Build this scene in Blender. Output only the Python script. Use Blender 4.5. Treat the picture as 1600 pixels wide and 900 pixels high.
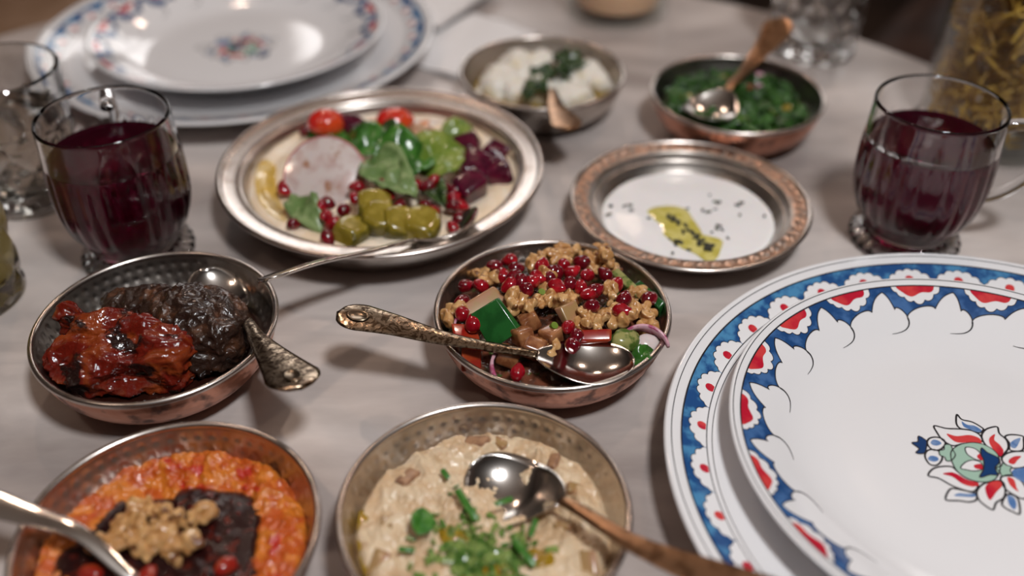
import bpy, bmesh, math, random
import numpy as np
from mathutils import Vector, Matrix, noise, Euler

for o in list(bpy.data.objects): bpy.data.objects.remove(o)
scene = bpy.context.scene
COL = scene.collection
PI = math.pi
R_ = math.radians

# ------------------------------------------------------------------ camera
cam_d = bpy.data.cameras.new('camera'); cam = bpy.data.objects.new('camera', cam_d); COL.objects.link(cam)
cam_d.sensor_width = 36.0; cam_d.lens = 35.0
cam.location = (0, 0, 0.3769); cam.rotation_euler = (R_(90 - 37.88), 0, 0)
cam_d.clip_start = 0.01
cam_d.dof.use_dof = True; cam_d.dof.focus_distance = 0.525; cam_d.dof.aperture_fstop = 2.6
scene.camera = cam

# ------------------------------------------------------------------ world, lights, exposure
w = bpy.data.worlds.new('world'); scene.world = w; w.use_nodes = True
w.node_tree.nodes['Background'].inputs[0].default_value = (0.80, 0.76, 0.74, 1)
w.node_tree.nodes['Background'].inputs[1].default_value = 0.30
def point(name, loc, energy, radius, color):
    l = bpy.data.lights.new(name, 'POINT'); l.energy = energy; l.shadow_soft_size = radius; l.color = color
    o = bpy.data.objects.new(name, l); o.location = loc; COL.objects.link(o); return o
def area(name, loc, target, sx, sy, energy, color):
    l = bpy.data.lights.new(name, 'AREA'); l.shape = 'RECTANGLE'; l.size = sx; l.size_y = sy; l.energy = energy; l.color = color
    o = bpy.data.objects.new(name, l); o.location = loc; COL.objects.link(o)
    o.rotation_euler = (Vector(target) - Vector(loc)).to_track_quat('-Z', 'Y').to_euler(); return o
WARM = (1.0, 0.74, 0.58)
point('ceiling_lamp', (0.30, -0.08, 1.25), 49, 0.10, (0.975, 0.985, 1.0))
point('pendant_bulb', (0.60, 1.25, 1.20), 6, 0.035, WARM)
point('pendant_bulb', (-0.45, 1.45, 1.20), 6, 0.035, WARM)
point('pendant_bulb', (-0.75, 0.25, 1.25), 4, 0.035, WARM)
point('pendant_bulb', (0.10, 2.10, 1.25), 4, 0.035, WARM)
scene.view_settings.view_transform = 'Standard'; scene.view_settings.look = 'None'
scene.view_settings.exposure = 0.0; scene.view_settings.gamma = 1.0; scene.view_settings.use_curve_mapping = False

# ------------------------------------------------------------------ helpers
def tag(o, label=None, cat=None, group=None, kind=None):
    if label: o['label'] = label
    if cat: o['category'] = cat
    if group: o['group'] = group
    if kind: o['kind'] = kind
    return o
def empty(name, loc=(0, 0, 0), rz=0.0):
    o = bpy.data.objects.new(name, None); COL.objects.link(o); o.location = loc; o.rotation_euler = (0, 0, rz)
    o.empty_display_size = 0.01; return o
def mk(name, v, f, mats, parent=None, smooth=True, mi=None, loc=None, rot=None):
    me = bpy.data.meshes.new(name); me.from_pydata([tuple(map(float, p)) for p in v], [], [tuple(q) for q in f])
    if not isinstance(mats, (list, tuple)): mats = [mats]
    for m in mats: me.materials.append(m)
    if mi is not None: me.polygons.foreach_set('material_index', np.array(mi, dtype=np.int32))
    if smooth: me.polygons.foreach_set('use_smooth', np.ones(len(me.polygons), dtype=bool))
    me.update()
    o = bpy.data.objects.new(name, me); COL.objects.link(o)
    if parent: o.parent = parent
    if loc: o.location = loc
    if rot: o.rotation_euler = rot
    return o
def inst(name, me, loc, rot=(0, 0, 0), scale=1.0, parent=None):
    o = bpy.data.objects.new(name, me); COL.objects.link(o); o.location = loc; o.rotation_euler = rot
    o.scale = (scale,) * 3 if isinstance(scale, (int, float)) else scale
    if parent: o.parent = parent
    return o
def copy_tree(o, parent=None):
    c = o.copy(); COL.objects.link(c); c.parent = parent
    for ch in o.children: copy_tree(ch, c)
    return c
def lathe(prof, seg=96, closed=False, fn=None):
    """profile (r, z) turned round z; r=0 ends are welded to a pole; fn(r,z,theta)->(r,z)"""
    v = []; f = []; rings = []
    for (r, z) in prof:
        if r <= 1e-7: rings.append([len(v)]); v.append((0, 0, z))
        else:
            ring = []
            for k in range(seg):
                a = 2 * PI * k / seg
                rr, zz = fn(r, z, a) if fn else (r, z)
                ring.append(len(v)); v.append((rr * math.cos(a), rr * math.sin(a), zz))
            rings.append(ring)
    pairs = list(zip(rings[:-1], rings[1:]))
    if closed: pairs.append((rings[-1], rings[0]))
    for A, B in pairs:
        for k in range(seg):
            k2 = (k + 1) % seg
            if len(A) == 1 and len(B) == 1: break
            if len(A) == 1: f.append((A[0], B[k], B[k2]))
            elif len(B) == 1: f.append((A[k], B[0], A[k2]))
            else: f.append((A[k], B[k], B[k2], A[k2]))
    return v, [tuple(reversed(q)) for q in f]
def flipf(f): return [tuple(reversed(q)) for q in f]
def crom(P, n=8, closed=False):
    P = [np.array(p, float) for p in P]; out = []; m = len(P)
    segs = m if closed else m - 1
    for i in range(segs):
        if closed: p0, p1, p2, p3 = P[(i-1) % m], P[i], P[(i+1) % m], P[(i+2) % m]
        else: p0, p1, p2, p3 = P[max(i-1, 0)], P[i], P[i+1], P[min(i+2, m-1)]
        for k in range(n):
            t = k / n
            out.append(0.5 * ((2*p1) + (-p0+p2)*t + (2*p0-5*p1+4*p2-p3)*t*t + (-p0+3*p1-3*p2+p3)*t**3))
    if not closed: out.append(P[-1])
    return out
def smoothprof(P, n=5): return [tuple(q) for q in crom(P, n)]
def tube(path, rad, seg=10, cap=True):
    path = [np.array(p, float) for p in path]; v = []; f = []; n = len(path)
    up = np.array([0, 0, 1.0]); rads = rad if isinstance(rad, (list, tuple)) else [rad] * n
    prev = None
    for i in range(n):
        t = path[min(i+1, n-1)] - path[max(i-1, 0)]; t /= np.linalg.norm(t) + 1e-12
        if prev is None:
            a = np.cross(t, up)
            if np.linalg.norm(a) < 1e-3: a = np.cross(t, [1.0, 0, 0])
        else: a = prev - t * np.dot(prev, t)
        a /= np.linalg.norm(a); prev = a; b = np.cross(t, a)
        for k in range(seg):
            th = 2*PI*k/seg; v.append(path[i] + rads[i]*(a*math.cos(th) + b*math.sin(th)))
    for i in range(n-1):
        for k in range(seg):
            k2 = (k+1) % seg; f.append((i*seg+k, i*seg+k2, (i+1)*seg+k2, (i+1)*seg+k))
    if cap:
        f.append(tuple(reversed(range(seg)))); f.append(tuple((n-1)*seg+k for k in range(seg)))
    return v, f
def box(cx, cy, cz, sx, sy, sz):
    v = [(cx+i*sx/2, cy+j*sy/2, cz+k*sz/2) for i in (-1, 1) for j in (-1, 1) for k in (-1, 1)]
    f = [(0,1,3,2), (4,6,7,5), (0,4,5,1), (2,3,7,6), (0,2,6,4), (1,5,7,3)]
    return v, f
def join(parts):
    v = []; f = []
    for a, b in parts:
        n = len(v); v += list(a); f += [tuple(i+n for i in q) for q in b]
    return v, f
def bevel_mesh(v, f, mats, width, seg=2, name='m'):
    me = bpy.data.meshes.new(name); me.from_pydata(v, [], f); bm = bmesh.new(); bm.from_mesh(me)
    bmesh.ops.recalc_face_normals(bm, faces=bm.faces)
    bmesh.ops.bevel(bm, geom=list(bm.edges), offset=width, segments=seg, affect='EDGES', profile=0.6)
    bm.to_mesh(me); bm.free()
    for m in (mats if isinstance(mats, (list, tuple)) else [mats]): me.materials.append(m)
    me.polygons.foreach_set('use_smooth', np.ones(len(me.polygons), dtype=bool)); me.update()
    return me
def ico(sub):
    bm = bmesh.new(); bmesh.ops.create_icosphere(bm, subdivisions=sub, radius=1.0)
    bm.verts.ensure_lookup_table()
    v = [Vector(q.co) for q in bm.verts]; f = [tuple(x.index for x in q.verts) for q in bm.faces]; bm.free(); return v, f
ICO = {k: ico(k) for k in (2, 3, 4, 5)}
def fbm(p, oct=4, H=0.9, lac=2.1): return noise.fractal(p, H, lac, oct)
def mesh_of(v, f, mats, name='m', smooth=True):
    me = bpy.data.meshes.new(name); me.from_pydata([tuple(p) for p in v], [], f)
    for m in (mats if isinstance(mats, (list, tuple)) else [mats]): me.materials.append(m)
    if smooth: me.polygons.foreach_set('use_smooth', np.ones(len(me.polygons), dtype=bool))
    me.update(); return me
def blob(rad, amp, freq, seed, mat, sub=3, ridged=False, name='m', flat=0.0):
    v, f = ICO[sub]; out = []; off = Vector((seed*3.17, seed*1.71, seed*7.3))
    for p in v:
        n = fbm(p*freq + off)
        if ridged: n = 0.5 - abs(n)*1.6
        q = p * (1 + amp*n)
        if flat and q.z < -flat: q.z = -flat
        out.append((q.x*rad[0], q.y*rad[1], q.z*rad[2]))
    return mesh_of(out, f, mat, name)
def union(balls, voxel, mat, disp=None, name='m'):
    """balls: (centre, radii, rotz) fused into one skin by voxel remeshing, then displaced along normals by disp(co)"""
    parts = []
    v0, f0 = ICO[3]
    for c, r, rz in balls:
        M = Matrix.Translation(c) @ Matrix.Rotation(rz, 4, 'Z') @ Matrix.Diagonal((r[0], r[1], r[2], 1))
        parts.append(([M @ p for p in v0], f0))
    v, f = join(parts); me = mesh_of(v, f, mat, name)
    o = bpy.data.objects.new('tmp', me); COL.objects.link(o)
    m = o.modifiers.new('r', 'REMESH'); m.mode = 'VOXEL'; m.voxel_size = voxel
    s = o.modifiers.new('s', 'SMOOTH'); s.iterations = 3; s.factor = 0.5
    dg = bpy.context.evaluated_depsgraph_get(); dg.update()
    me2 = bpy.data.meshes.new_from_object(o.evaluated_get(dg)); bpy.data.objects.remove(o)
    me2.name = name
    if disp:
        nv = [(q.co.copy(), q.normal.copy()) for q in me2.vertices]
        for q, (c, n) in zip(me2.vertices, nv): q.co = c + n * disp(c)
    if not me2.materials: me2.materials.append(mat)
    me2.polygons.foreach_set('use_smooth', np.ones(len(me2.polygons), dtype=bool)); me2.update()
    return me2

# ------------------------------------------------------------------ materials
def mat(name, color, rough=0.5, metal=0.0, color2=None, scale=20.0, lo=0.4, hi=0.6, detail=4.0, bump=0.0, bscale=None, bdist=0.001,
        trans=0.0, ior=1.5, coat=0.0, sss=0.0, sssr=(0.003, 0.001, 0.0005), spec=0.5, rough2=None, distort=0.0, emit=0.0, color3=None, s3=60.0, l3=0.55, h3=0.65, bdetail=3.0):
    m = bpy.data.materials.new(name); m.use_nodes = True; nt = m.node_tree; b = nt.nodes['Principled BSDF']
    def setv(k, v):
        if k in b.inputs: b.inputs[k].default_value = v
    c4 = lambda c: (c[0], c[1], c[2], 1)
    setv('Base Color', c4(color)); setv('Roughness', rough); setv('Metallic', metal); setv('IOR', ior)
    setv('Transmission Weight', trans); setv('Coat Weight', coat); setv('Coat Roughness', 0.06); setv('Specular IOR Level', spec)
    setv('Subsurface Weight', sss); setv('Subsurface Radius', sssr); setv('Subsurface Scale', 1.0)
    if emit: setv('Emission Color', c4(color)); setv('Emission Strength', emit)
    tc = nt.nodes.new('ShaderNodeTexCoord')
    def nz(sc, det, dis=0.0):
        n = nt.nodes.new('ShaderNodeTexNoise'); n.inputs['Scale'].default_value = sc; n.inputs['Detail'].default_value = det
        n.inputs['Distortion'].default_value = dis; nt.links.new(tc.outputs['Object'], n.inputs['Vector']); return n
    def ramp(src, a, b_):
        r = nt.nodes.new('ShaderNodeMapRange'); r.inputs['From Min'].default_value = a; r.inputs['From Max'].default_value = b_
        r.interpolation_type = 'SMOOTHSTEP'; nt.links.new(src, r.inputs['Value']); return r.outputs['Result']
    def mix(fac, a, bcol):
        x = nt.nodes.new('ShaderNodeMix'); x.data_type = 'RGBA'; nt.links.new(fac, x.inputs['Factor'])
        if isinstance(a, tuple): x.inputs['A'].default_value = c4(a)
        else: nt.links.new(a, x.inputs['A'])
        x.inputs['B'].default_value = c4(bcol); return x.outputs['Result']
    cur = color
    if color2:
        fac = ramp(nz(scale, detail, distort).outputs['Fac'], lo, hi); cur = mix(fac, color, color2)
        if rough2 is not None:
            mr = nt.nodes.new('ShaderNodeMapRange'); mr.inputs['To Min'].default_value = rough; mr.inputs['To Max'].default_value = rough2
            nt.links.new(fac, mr.inputs['Value']); nt.links.new(mr.outputs['Result'], b.inputs['Roughness'])
    if color3: cur = mix(ramp(nz(s3, detail).outputs['Fac'], l3, h3), cur, color3)
    if not isinstance(cur, tuple): nt.links.new(cur, b.inputs['Base Color'])
    if bump:
        bn = nt.nodes.new('ShaderNodeBump'); bn.inputs['Strength'].default_value = bump; bn.inputs['Distance'].default_value = bdist
        nt.links.new(nz(bscale or scale, bdetail).outputs['Fac'], bn.inputs['Height']); nt.links.new(bn.outputs['Normal'], b.inputs['Normal'])
    return m
M = {}
M['tin'] = mat('tinned_metal', (0.54, 0.49, 0.45), 0.30, 1.0, (0.36, 0.32, 0.28), 55, 0.45, 0.75, 5, bump=0.15, bscale=300, bdist=0.0004, rough2=0.42)
M['tinrim'] = mat('worn_tin_rim', (0.60, 0.54, 0.50), 0.27, 1.0, (0.48, 0.40, 0.35), 120, 0.5, 0.75, 5)
M['copper'] = mat('hammered_copper', (0.60, 0.29, 0.20), 0.36, 1.0, (0.20, 0.12, 0.10), 90, 0.50, 0.68, 6, bump=0.5, bscale=170, bdist=0.0012, rough2=0.55, bdetail=1.5)
M['dark_metal'] = mat('dark_tin', (0.30, 0.28, 0.26), 0.32, 1.0, (0.16, 0.15, 0.13), 55, 0.45, 0.75, 5)
M['engraved'] = mat('engraved_copper_band', (0.66, 0.44, 0.33), 0.36, 1.0, (0.38, 0.31, 0.27), 260, 0.45, 0.6, 4, bump=0.5, bscale=420, bdist=0.0006)
M['silver'] = mat('silver', (0.66, 0.62, 0.58), 0.16, 1.0, (0.50, 0.46, 0.42), 60, 0.5, 0.8, 4, rough2=0.24)
M['silver_engraved'] = mat('engraved_silver_handle', (0.36, 0.28, 0.20), 0.22, 1.0, (0.11, 0.07, 0.042), 130, 0.45, 0.60, 2, bump=0.45, bscale=150, bdist=0.0009, distort=3.5, bdetail=2)
M['bronze'] = mat('bronze_and_reflection_handle', (0.40, 0.23, 0.13), 0.30, 1.0, (0.22, 0.12, 0.065), 150, 0.45, 0.62, 3, bump=0.3, bscale=260, bdist=0.0006)  # brown for bronze handles; on the dip spoon, a copper reflection painted as colour
M['medal'] = mat('dark_medallion', (0.26, 0.20, 0.14), 0.25, 1.0)
M['porcelain'] = mat('white_porcelain', (0.80, 0.79, 0.80), 0.10, coat=0.3)
M['p_blue'] = mat('glaze_blue', (0.018, 0.075, 0.23), 0.12, color2=(0.075, 0.25, 0.46), scale=110, lo=0.42, hi=0.62, detail=5)
M['p_blue2'] = mat('glaze_deep_blue', (0.016, 0.065, 0.20), 0.12, color2=(0.06, 0.15, 0.35), scale=110, lo=0.42, hi=0.66, detail=5)
M['p_navy'] = mat('glaze_navy', (0.010, 0.045, 0.15), 0.12)
M['p_mid'] = mat('glaze_mid_blue', (0.09, 0.19, 0.42), 0.12, color2=(0.2, 0.3, 0.5), scale=200)
M['p_red'] = mat('glaze_red', (0.50, 0.012, 0.035), 0.12, color2=(0.64, 0.055, 0.055), scale=60, lo=0.42, hi=0.6)
M['p_green'] = mat('glaze_mint', (0.36, 0.53, 0.43), 0.12)
M['p_black'] = mat('glaze_black_line', (0.025, 0.022, 0.025), 0.15)
M['p_white'] = mat('glaze_white', (0.81, 0.80, 0.81), 0.10, coat=0.3)
M['glass'] = mat('clear_glass', (1, 1, 1), 0.0, trans=1.0, ior=1.5)
def thin_glass(name):
    m = bpy.data.materials.new(name); m.use_nodes = True; nt = m.node_tree; nt.nodes.remove(nt.nodes['Principled BSDF'])
    tr = nt.nodes.new('ShaderNodeBsdfTransparent'); tr.inputs[0].default_value = (0.95, 0.96, 0.95, 1); gl = nt.nodes.new('ShaderNodeBsdfGlossy'); gl.inputs['Roughness'].default_value = 0.01
    lw = nt.nodes.new('ShaderNodeLayerWeight'); lw.inputs['Blend'].default_value = 0.5; mx = nt.nodes.new('ShaderNodeMixShader')
    pw = nt.nodes.new('ShaderNodeMath'); pw.operation = 'POWER'; pw.inputs[1].default_value = 3.0; nt.links.new(lw.outputs['Facing'], pw.inputs[0])
    ma = nt.nodes.new('ShaderNodeMath'); ma.operation = 'MULTIPLY_ADD'; ma.inputs[1].default_value = 0.5; ma.inputs[2].default_value = 0.03; nt.links.new(pw.outputs[0], ma.inputs[0])
    nt.links.new(ma.outputs[0], mx.inputs[0]); nt.links.new(tr.outputs[0], mx.inputs[1]); nt.links.new(gl.outputs[0], mx.inputs[2])
    nt.links.new(mx.outputs[0], nt.nodes['Material Output'].inputs['Surface']); return m
M['thinglass'] = thin_glass('thin_clear_glass')
M['cutglass'] = mat('cut_crystal', (0.98, 0.98, 0.97), 0.0, trans=1.0, ior=1.52)
M['juice'] = mat('purple_juice', (0.105, 0.0012, 0.020), 0.02, trans=0.82, ior=1.34)
M['lemonade'] = mat('pale_yellow_drink', (0.86, 0.70, 0.28), 0.05, trans=0.5, ior=1.34)
M['water'] = mat('water', (0.97, 0.95, 0.90), 0.0, trans=1.0, ior=1.33)
M['aril'] = mat('pomegranate', (0.26, 0.003, 0.009), 0.08, color2=(0.48, 0.012, 0.022), scale=180, lo=0.45, hi=0.65, sss=0.25, sssr=(0.002, 0.0003, 0.0003), coat=0.5)
M['aril_dark'] = mat('pomegranate_dark', (0.12, 0.002, 0.007), 0.08, color2=(0.26, 0.005, 0.014), scale=180, lo=0.45, hi=0.65, sss=0.2, sssr=(0.002, 0.0003, 0.0003), coat=0.5)
M['walnut'] = mat('walnut', (0.46, 0.225, 0.075), 0.28, color2=(0.67, 0.40, 0.17), scale=160, lo=0.4, hi=0.62, color3=(0.16, 0.055, 0.018), s3=110, l3=0.56, h3=0.66, bump=0.25, bscale=400, sss=0.1, coat=0.25)
M['pepgreen'] = mat('green_pepper_skin', (0.010, 0.070, 0.013), 0.18, color2=(0.016, 0.105, 0.020), scale=90, coat=0.3)
M['redpep'] = mat('red_pepper_flesh', (0.28, 0.012, 0.008), 0.18, color2=(0.34, 0.04, 0.012), scale=120, coat=0.4, sss=0.1)
M['orangepep'] = mat('orange_pepper_flesh', (0.36, 0.05, 0.010), 0.2, color2=(0.30, 0.02, 0.010), scale=120, coat=0.4, sss=0.1)
M['eggplant'] = mat('fried_eggplant', (0.20, 0.065, 0.025), 0.22, color2=(0.36, 0.15, 0.06), scale=140, coat=0.3)
M['eggplant_pale'] = mat('eggplant_flesh', (0.36, 0.22, 0.09), 0.25, color2=(0.40, 0.20, 0.11), scale=90, coat=0.3)
M['onion'] = mat('red_onion', (0.62, 0.36, 0.42), 0.2, color2=(0.36, 0.06, 0.14), scale=160, lo=0.45, hi=0.6, sss=0.2)
M['onion_white'] = mat('onion_white', (0.68, 0.58, 0.56), 0.2, sss=0.2)
M['cucumber'] = mat('cucumber', (0.30, 0.29, 0.10), 0.2, color2=(0.07, 0.12, 0.02), scale=150, lo=0.45, hi=0.6)
M['darksalad'] = mat('dark_dressed_salad', (0.045, 0.02, 0.012), 0.25, color2=(0.16, 0.05, 0.025), scale=120, coat=0.3, color3=(0.05, 0.09, 0.02), s3=150, bump=0.6, bscale=220, bdist=0.002)
M['leaf'] = mat('green_leaf', (0.025, 0.10, 0.012), 0.22, color2=(0.06, 0.19, 0.025), scale=90, coat=0.15, bump=0.3, bscale=160, bdist=0.0006)
M['leaf_pale'] = mat('pale_leaf', (0.12, 0.20, 0.06), 0.28, color2=(0.22, 0.30, 0.12), scale=90, bump=0.3, bscale=160, bdist=0.0006)
M['leaf_lime'] = mat('lettuce_leaf', (0.13, 0.21, 0.025), 0.25, color2=(0.24, 0.30, 0.055), scale=70, coat=0.2)
M['leaf_dark'] = mat('dark_leaf', (0.015, 0.04, 0.01), 0.25, color2=(0.05, 0.09, 0.02), scale=90, coat=0.2)
M['hummus'] = mat('hummus', (0.83, 0.66, 0.47), 0.38, color2=(0.88, 0.76, 0.61), scale=45, lo=0.4, hi=0.62, bump=0.12, bscale=350, bdist=0.0005, sss=0.1)
M['oil'] = mat('olive_oil', (0.62, 0.40, 0.03), 0.04, trans=0.6, ior=1.47, coat=0.5)
M['oil_gold'] = mat('golden_oil_film', (0.68, 0.43, 0.09), 0.10, color2=(0.74, 0.54, 0.24), scale=60, coat=0.3)
M['oil_green'] = mat('herb_oil', (0.68, 0.60, 0.20), 0.06, color2=(0.56, 0.48, 0.10), scale=130, coat=0.5)
M['radish'] = mat('radish_flesh', (0.62, 0.53, 0.50), 0.18, color2=(0.52, 0.38, 0.35), scale=110, lo=0.45, hi=0.65, coat=0.4, sss=0.25, color3=(0.36, 0.17, 0.09), s3=70, l3=0.58, h3=0.68)
M['radish_skin'] = mat('radish_skin', (0.52, 0.18, 0.18), 0.25)
M['radish_brown'] = mat('radish_slice_brown', (0.46, 0.22, 0.13), 0.25, color2=(0.52, 0.32, 0.2), scale=90, coat=0.3)
M['beet'] = mat('beetroot', (0.055, 0.002, 0.014), 0.16, color2=(0.11, 0.004, 0.024), scale=140, coat=0.5, bump=0.3, bscale=260)
M['tomato'] = mat('tomato', (0.60, 0.018, 0.012), 0.12, color2=(0.66, 0.07, 0.015), scale=60, coat=0.5, sss=0.15)
M['pickle'] = mat('pickled_cucumber', (0.24, 0.175, 0.016), 0.18, color2=(0.36, 0.27, 0.045), scale=110, lo=0.42, hi=0.62, coat=0.4, sss=0.15, bump=0.2, bscale=260)
M['pickle_skin'] = mat('pickle_skin', (0.09, 0.075, 0.008), 0.2, color2=(0.16, 0.125, 0.015), scale=150, coat=0.4)
M['roastpep'] = mat('roasted_red_pepper', (0.135, 0.009, 0.004), 0.10, color2=(0.25, 0.045, 0.009), scale=60, lo=0.45, hi=0.68, detail=6, color3=(0.018, 0.006, 0.005), s3=48, l3=0.555, h3=0.62, coat=0.15, bump=0.7, bscale=260, bdist=0.0014, distort=0.8)
M['roastegg'] = mat('roasted_eggplant', (0.026, 0.012, 0.008), 0.24, color2=(0.12, 0.045, 0.020), scale=75, lo=0.50, hi=0.74, detail=7, coat=0.4, bump=0.8, bscale=210, bdist=0.0022, distort=0.6, bdetail=5)
M['darkjuice'] = mat('dark_cooking_juice', (0.022, 0.006, 0.004), 0.05, coat=0.5)
M['garlic'] = mat('garlic', (0.62, 0.46, 0.30), 0.3)
M['creamsmear'] = mat('sauce_smear', (0.72, 0.62, 0.55), 0.3, color2=(0.60, 0.20, 0.05), scale=80, lo=0.45, hi=0.6)
M['muh'] = mat('red_pepper_paste', (0.50, 0.085, 0.010), 0.30, color2=(0.62, 0.18, 0.018), scale=110, lo=0.42, hi=0.60, detail=6, color3=(0.48, 0.025, 0.012), s3=75, l3=0.56, h3=0.64, bump=0.7, bscale=380, bdist=0.0016, coat=0.25)
M['molasses'] = mat('dark_molasses', (0.018, 0.004, 0.004), 0.08, color2=(0.085, 0.010, 0.006), scale=200, lo=0.52, hi=0.66, detail=5, coat=0.0, spec=0.5, bump=0.5, bscale=650, bdist=0.0009, bdetail=2)
M['baba'] = mat('creamy_eggplant_dip', (0.60, 0.41, 0.24), 0.33, color2=(0.70, 0.54, 0.36), scale=95, lo=0.40, hi=0.60, detail=6, bump=0.4, bscale=280, bdist=0.0012, coat=0.1, sss=0.08)
M['eggskin'] = mat('charred_eggplant_bit', (0.40, 0.22, 0.12), 0.35, color2=(0.24, 0.12, 0.07), scale=150)
M['chive'] = mat('chive', (0.035, 0.15, 0.016), 0.3, color2=(0.07, 0.21, 0.03), scale=150)
M['herbstuff'] = mat('chopped_herbs', (0.07, 0.16, 0.025), 0.18, color2=(0.24, 0.32, 0.085), scale=210, coat=0.6)
M['yogurt'] = mat('yogurt', (0.86, 0.84, 0.84), 0.22, sss=0.15)
M['flake'] = mat('dried_herb', (0.022, 0.022, 0.010), 0.5)
M['cheese'] = mat('white_cheese', (0.80, 0.75, 0.67), 0.40, color2=(0.74, 0.64, 0.45), scale=80, lo=0.5, hi=0.7, bump=0.3, bscale=300, sss=0.15)
M['greens'] = mat('cooked_greens', (0.018, 0.060, 0.010), 0.25, color2=(0.045, 0.14, 0.018), scale=120, lo=0.42, hi=0.62, color3=(0.22, 0.20, 0.03), s3=70, l3=0.66, h3=0.72, coat=0.3)
M['straw'] = mat('straw', (0.74, 0.46, 0.08), 0.45, color2=(0.40, 0.21, 0.03), scale=30)
M['wax'] = mat('candle_wax', (0.80, 0.50, 0.32), 0.4, sss=0.3)
M['linen'] = mat('white_linen', (0.80, 0.78, 0.78), 0.8, bump=0.2, bscale=900, bdist=0.0003)
M['chairwood'] = mat('dark_wood', (0.055, 0.028, 0.020), 0.45, color2=(0.030, 0.016, 0.012), scale=14)
M['tanwood'] = mat('tan_leather', (0.36, 0.23, 0.15), 0.5, color2=(0.28, 0.17, 0.10), scale=14)
M['floor'] = mat('floor_wood', (0.06, 0.036, 0.024), 0.4, color2=(0.035, 0.022, 0.016), scale=6)
M['wall'] = mat('wall_paint', (0.13, 0.095, 0.08), 0.8)
M['ceil'] = mat('ceiling_paint', (0.20, 0.175, 0.16), 0.9)
M['frame'] = mat('window_frame_paint', (0.3, 0.2, 0.14), 0.5)
def marble():
    m = bpy.data.materials.new('grey_white_marble'); m.use_nodes = True; nt = m.node_tree; b = nt.nodes['Principled BSDF']
    tc = nt.nodes.new('ShaderNodeTexCoord')
    mp = nt.nodes.new('ShaderNodeMapping'); mp.inputs['Rotation'].default_value = (0, 0, R_(38)); mp.inputs['Scale'].default_value = (1.0, 2.6, 1); nt.links.new(tc.outputs['Object'], mp.inputs['Vector'])
    n1 = nt.nodes.new('ShaderNodeTexNoise'); n1.inputs['Scale'].default_value = 5; n1.inputs['Detail'].default_value = 8; n1.inputs['Distortion'].default_value = 0.3; nt.links.new(mp.outputs[0], n1.inputs['Vector'])
    r1 = nt.nodes.new('ShaderNodeValToRGB'); e = r1.color_ramp.elements
    e[0].position = 0.34; e[0].color = (0.315, 0.265, 0.245, 1); e[1].position = 0.62; e[1].color = (0.65, 0.58, 0.545, 1)
    nt.links.new(n1.outputs['Fac'], r1.inputs[0])
    n2 = nt.nodes.new('ShaderNodeTexNoise'); n2.inputs['Scale'].default_value = 4; n2.inputs['Detail'].default_value = 6; n2.inputs['Distortion'].default_value = 0.7; nt.links.new(mp.outputs[0], n2.inputs['Vector'])
    ab = nt.nodes.new('ShaderNodeMath'); ab.operation = 'SUBTRACT'; ab.inputs[1].default_value = 0.5; nt.links.new(n2.outputs['Fac'], ab.inputs[0])
    ab2 = nt.nodes.new('ShaderNodeMath'); ab2.operation = 'ABSOLUTE'; nt.links.new(ab.outputs[0], ab2.inputs[0])
    mr = nt.nodes.new('ShaderNodeMapRange'); mr.inputs['From Min'].default_value = 0.0; mr.inputs['From Max'].default_value = 0.05; mr.inputs['To Min'].default_value = 0.16; mr.inputs['To Max'].default_value = 0.0
    nt.links.new(ab2.outputs[0], mr.inputs['Value'])
    x = nt.nodes.new('ShaderNodeMix'); x.data_type = 'RGBA'; nt.links.new(mr.outputs[0], x.inputs['Factor']); nt.links.new(r1.outputs[0], x.inputs['A']); x.inputs['B'].default_value = (0.22, 0.20, 0.21, 1)
    nt.links.new(x.outputs['Result'], b.inputs['Base Color']); b.inputs['Roughness'].default_value = 0.34
    return m
M['marble'] = marble()
def window_mat():
    m = bpy.data.materials.new('daylit_pane'); m.use_nodes = True; b = m.node_tree.nodes['Principled BSDF']
    b.inputs['Emission Color'].default_value = (1.0, 0.97, 0.96, 1); b.inputs['Emission Strength'].default_value = 3.2; b.inputs['Base Color'].default_value = (0.6, 0.6, 0.6, 1); return m
M['pane'] = window_mat()

# ------------------------------------------------------------------ room
FZ = -0.74
def quad(name, pts, m):
    return tag(mk(name, pts, [(0, 1, 2, 3)], m, smooth=False), kind='structure')
X0, X1, Y0, Y1, ZC = -3.0, 3.0, -2.2, 3.3, 2.0
quad('floor', [(X0, Y0, FZ), (X1, Y0, FZ), (X1, Y1, FZ), (X0, Y1, FZ)], M['floor'])
quad('ceiling', [(X0, Y0, ZC), (X0, Y1, ZC), (X1, Y1, ZC), (X1, Y0, ZC)], M['ceil'])
quad('wall_back', [(X0, Y1, FZ), (X1, Y1, FZ), (X1, Y1, ZC), (X0, Y1, ZC)], M['wall'])
quad('wall_left', [(X0, Y0, FZ), (X0, Y1, FZ), (X0, Y1, ZC), (X0, Y0, ZC)], M['wall'])
quad('wall_right', [(X1, Y0, FZ), (X1, Y0, ZC), (X1, Y1, ZC), (X1, Y1, FZ)], M['wall'])
quad('wall_front', [(X0, Y0, FZ), (X0, Y0, ZC), (X1, Y0, ZC), (X1, Y0, FZ)], M['wall'])
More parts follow.
